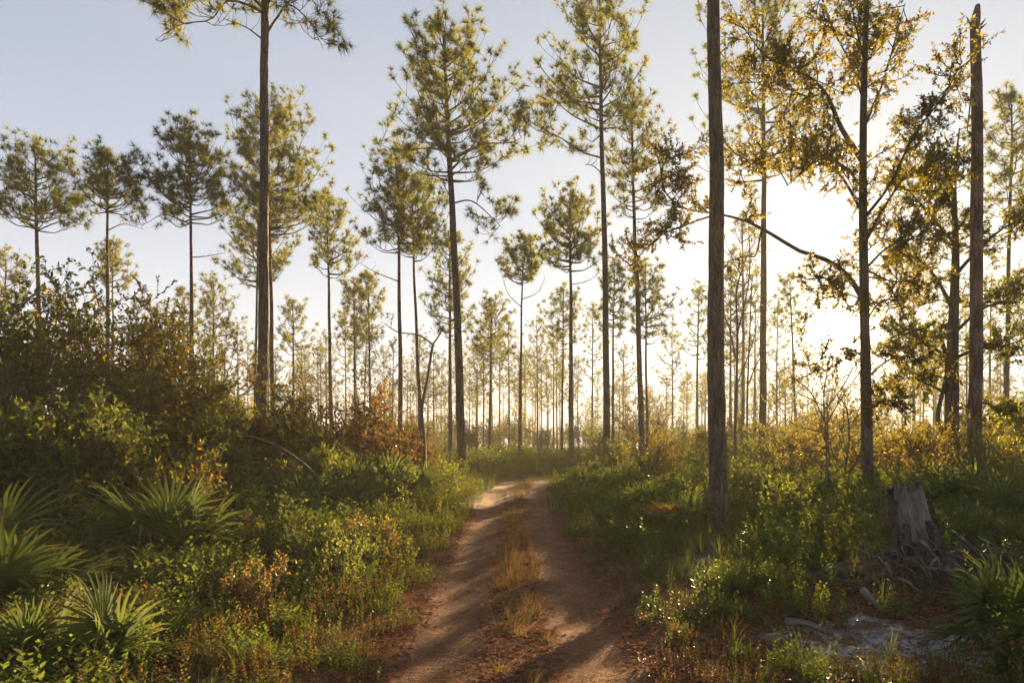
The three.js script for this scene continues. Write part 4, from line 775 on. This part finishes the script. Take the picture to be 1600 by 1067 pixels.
{
  const rng = rngOf(5), kinds = [
    { name: 'gallberry_cover', geo: sprig(1, { shoots: 9, leaves: 13, leaf: 0.05, wide: 0.26, pal: PAL.coverGreen }), label: 'low dark green leafy ground cover on both banks', p: [] },
    { name: 'huckleberry_cover', geo: sprig(2, { shoots: 9, leaves: 14, leaf: 0.045, wide: 0.3, pal: PAL.coverLime }), label: 'low yellow-green leafy ground cover on both banks', p: [] },
    { name: 'russet_cover', geo: sprig(3, { shoots: 7, leaves: 15, leaf: 0.04, wide: 0.3, pal: PAL.coverRust }), label: 'low russet leafy sprigs along the road edges', p: [] },
    { name: 'broad_cover', geo: sprig(4, { shoots: 6, leaves: 11, leaf: 0.08, wide: 0.24, pal: PAL.coverBroad }), label: 'broad-leaved green ground cover on both banks', p: [] },
  ];
  const grassy = { p: [] }, c = [[], [], [], []];
  const zones = [[4.2, 9, 62], [9, 16, 36], [16, 30, 15], [30, 60, 4.5], [60, 110, 0.8]];
  for (const [d0, d1, dens] of zones) {
    const half = 0.72 * d1 + 1, n = Math.round((d1 - d0) * half * 2 * dens);
    for (let k = 0; k < n; k++) {
      const d = lerp(d0, d1, rng()), x = (rng() * 2 - 1) * half; if (Math.abs(x) > 0.72 * d + 1) continue;
      const u = Math.abs(fromRoad(x, -d)), edge = 1.1 + 0.42 * nz(x / 1.2, d / 1.2, 2) + 0.3 * nz(x / 0.35, d / 0.35); if (u < edge) continue;
      const bare = Math.hypot((x - SANDY.x) / 1.1, (-d - SANDY.z) / 1.05), st = Math.hypot((x - STUMP.x) / 1.1, (-d - STUMP.z) / 0.7); if ((bare < 1 + 0.25 * nz(x * 2, d * 2) && rng() < 0.985) || st < 0.95 || (x > 2.9 && x < 6.4 && d > 6 && d < 9.9 && rng() < 0.86)) continue;
      if (nz(x / 0.9, d / 0.9, 21) + 0.5 * nz(x / 0.35, d / 0.35, 22) < -0.12 && rng() < 0.8) continue;
      const f = 1.2 * nz(x / 1.6, d / 1.6, 7) + 0.12 * (rng() - 0.5), rise = smooth(edge, edge + 2.4, u), g = d > 30 ? 1.7 : d > 16 ? 1.25 : 1;
      let kind = f > 0.22 ? 1 : f > -0.05 ? 0 : f > -0.2 ? 3 : (rng() < 0.5 ? 2 : 0); if (rise < 0.25 && rng() < 0.3) kind = 2; if (d < 7.5 && nz(x / 0.7, d / 0.7, 12) > 0.12) kind = 2; if (x > 0.8 && d < 14 && kind === 1 && rng() < 0.6) kind = 0;
      if (x > 1 && d < 8.5 && rng() < 0.12) continue;
      const s = (0.42 + 0.75 * rise + 0.4 * rng()) * (d < 8 ? 0.62 : d < 11 ? 0.8 : 1) * (x > 0.8 && d < 15 ? 0.8 : 1) * (Math.abs(x - 0.257 * d) < 0.6 && d > 9.5 && d < 14.8 ? 0.5 : 1) * g;
      if (Math.hypot(x + 4.2, d - 10) < 0.75) continue;
      kinds[kind].p.push([x, u < 1.9 ? Math.max(groundY(x, -d), roadProfile(u, x, -d)) : groundY(x, -d), -d, s * (0.8 + 0.5 * rng()), s * (0.75 + 0.55 * rng()), rng() * 6.28, 0.15 * (rng() - 0.5)]);
      const v = 0.8 + 0.4 * rng(); c[kind].push(new THREE.Color().setRGB(v * (0.9 + 0.2 * rng()), v, v * (0.85 + 0.3 * rng())));
    }
  }
  kinds.forEach((k, j) => scatter(k.name, k.geo, M.leaf, k.p, c[j], k.label, 'ground cover'));
  console.log('cover', kinds.map((k) => k.p.length).join(' '));
  // grass: russet blades on the hump between the wheel tracks, green tufts on the banks
  const red = tuft(11, 9, 0.5, 0.45, [[0.22, 0.075, 0.024], [0.16, 0.075, 0.026], [0.26, 0.13, 0.04], [0.1, 0.08, 0.025]], 0.0026), straw = tuft(12, 14, 0.24, 0.75, [[0.17, 0.1, 0.035], [0.13, 0.07, 0.025], [0.1, 0.1, 0.024], [0.22, 0.14, 0.055]], 0.0024), green = tuft(13, 18, 0.42, 0.6, [[0.1, 0.13, 0.03], [0.14, 0.15, 0.03], [0.08, 0.1, 0.025]], 0.004);
  const pr = [], ps = [], pg = [];
  for (let k = 0; k < 2600; k++) {
    const i = 30 + Math.floor(rng() * 330), a = roadLine[i], b = roadLine[i + 1], tx = b.x - a.x, tz = b.z - a.z, l = Math.hypot(tx, tz), u = 0.3 * (rng() + rng() - 1) + 0.04, s = rng(), x = a.x + tx * s - tz / l * u, z = a.z + tz * s + tx / l * u, d = -z;
    if (d < 4) continue; const thick = nz(x / 0.8, z / 0.9, 5), y = roadProfile(u, x, z);
    if (d > 8.3 && d < 22 && thick > 0.0 && rng() < (d < 15 ? 0.6 : 0.3) && Math.abs(u - 0.04) < 0.3) { const h = (0.35 + 0.75 * rng() * rng()) * (d > 9.5 && d < 14 ? 1.3 : 0.7); pr.push([x, y, z, 0.9 + 0.4 * rng(), h, rng() * 6.28, 0.1 * (rng() - 0.5)]); }
    if (rng() < 0.5 && thick > -0.2) ps.push([x + 0.2 * (rng() - 0.5), y - 0.01, z, 0.8 + 0.5 * rng(), 0.6 + 0.6 * rng(), rng() * 6.28, 0]);
  }
  for (let k = 0; k < 2600; k++) {
    const d = 5 + 60 * Math.pow(rng(), 1.4), sd = rng() < 0.5 ? -1 : 1, x = 0.1 + sd * (1.3 + 2.6 * Math.pow(rng(), 1.5)), u = Math.abs(fromRoad(x, -d)); if (u < 1.2) continue;
    (d < 9 && rng() < 0.8 ? ps : pg).push([x, groundY(x, -d), -d, 0.9 + 0.6 * rng(), (0.5 + 0.6 * rng()) * smooth(0.9, 2.2, u), rng() * 6.28, 0.1 * (rng() - 0.5)]);
  }
  for (let k = 0; k < 5200; k++) { const d = 45 + 16 * rng(), x = (rng() - 0.35) * 30; if (Math.abs(fromRoad(x, -d)) < 1.3) continue; pg.push([x, groundY(x, -d), -d, 1.6 + rng(), 1.2 + 0.8 * rng(), rng() * 6.28, 0]); }
  for (let k = 0; k < 900; k++) { const d = 13 + 30 * rng(), x = 3 + (0.66 * d - 3) * rng(); if (Math.abs(x - 0.257 * d) > 1) pg.push([x, groundY(x, -d), -d, 1.3 + rng(), 1.2 + 0.9 * rng(), rng() * 6.28, 0]); }
  scatter('russet_grass', red, M.grass, pr, null, 'tall russet grass growing between the wheel tracks', 'grass');
  scatter('straw_grass', straw, M.grass, ps, null, 'short dry grass on the road hump and edges', 'grass');
  scatter('bank_grass', green, M.grass, pg, null, 'green grass tufts along the banks and beyond the bend', 'grass');
  // pine straw and crumbs lying on the road
  const st = new MB(), r2 = rngOf(8);
  for (let k = 0; k < 9; k++) { const a = r2() * 6.28, l = 0.07 + 0.1 * r2(), x = (r2() - 0.5) * 0.22, z = (r2() - 0.5) * 0.22, y = 0.004 + 0.012 * r2(), dx = Math.cos(a) * l, dz = Math.sin(a) * l, q = st.count, w = 0.0022, v = 0.7 + 0.6 * r2(), cc = r2() < 0.3 ? [0.5 * v, 0.36 * v, 0.2 * v] : [0.36 * v, 0.16 * v, 0.06 * v];
    st.p.push(x - Math.sin(a) * w, y, z + Math.cos(a) * w, x + Math.sin(a) * w, y, z - Math.cos(a) * w, x + dx, y + 0.015 * (r2() - 0.2), z + dz); for (let j = 0; j < 3; j++) { st.n.push(0, 1, 0); st.c.push(...cc); } st.u.push(0, 0, 1, 0, 0.5, 1); st.i.push(q, q + 2, q + 1); }
  const pp = [];
  for (let k = 0; k < 13000; k++) {
    const d = 4.4 + 17 * Math.pow(rng(), 1.7), u = (rng() * 2 - 1) * 1.9, x = 0.05 + u; if (Math.abs(Math.abs(u) - 0.72) < 0.22 && rng() < 0.55) continue;
    pp.push([x, Math.max(roadProfile(u, x, -d), groundY(x, -d)), -d, 0.8 + 0.6 * rng(), 1, rng() * 6.28, 0]);
  }
  const lf = new MB(), r3 = rngOf(18);
  for (let k = 0; k < 7; k++) { const a = r3() * 6.28; leaf(lf, V((r3() - 0.5) * 0.3, 0.004 + 0.014 * r3(), (r3() - 0.5) * 0.3), V(Math.cos(a), 0.35 * (r3() - 0.3), Math.sin(a)).normalize(), V(0.5 * (r3() - 0.5), 1, 0.5 * (r3() - 0.5)).normalize(), 0.035 + 0.04 * r3(), 0.011 + 0.008 * r3(), [[0.26, 0.07, 0.02], [0.3, 0.1, 0.03], [0.18, 0.07, 0.025], [0.3, 0.16, 0.06]][k % 4], 0.5); }
  const pl = [];
  for (let k = 0; k < 5200; k++) {
    const d = 4.4 + 16 * Math.pow(rng(), 1.5), sd = rng() < 0.5 ? -1 : 1, u = rng() < 0.25 ? 0.5 * (rng() - 0.5) : sd * (0.98 + 1.1 * Math.pow(rng(), 1.3)), x = 0.05 + u;
    if (x > 2.6) continue;
    pl.push([x, Math.max(roadProfile(u, x, -d), groundY(x, -d)), -d, 0.8 + 0.6 * rng(), 1, rng() * 6.28, 0]);
  }
  for (let k = 0; k < 1700; k++) { const a = rng() * 6.28, q = 1.5 * Math.sqrt(rng()), x = SANDY.x + 0.4 + Math.cos(a) * q * 1.3, z = SANDY.z - 0.5 + Math.sin(a) * q * 1.4, m = Math.hypot((x - SANDY.x) / 0.7, (z - SANDY.z) / 0.8); if (m < 1 && rng() < 0.6) continue; pl.push([x, groundY(x, z) + (m < 1.1 ? 0.018 : 0), z, 0.7 + 0.6 * rng(), 1, rng() * 6.28, 0]); }
  scatter('leaf_litter', lf.geometry(), M.leaf, pl, null, 'fallen russet leaves along the road edges', 'leaf litter');
  scatter('pine_straw', st.geometry(), M.grass, pp, null, 'fallen reddish pine needles strewn over the road', 'pine straw');
}
scene.traverse((o) => { if (o.isMesh) o.castShadow = o.receiveShadow = true; });
let tris = 0; const seenG = new Set(); scene.traverse((o) => { if (o.isMesh && !seenG.has(o.geometry)) { seenG.add(o.geometry); tris += o.geometry.index.count / 3; } }); console.log('triangles', Math.round(tris), 'children', scene.children.length);
renderer.render(scene, camera);
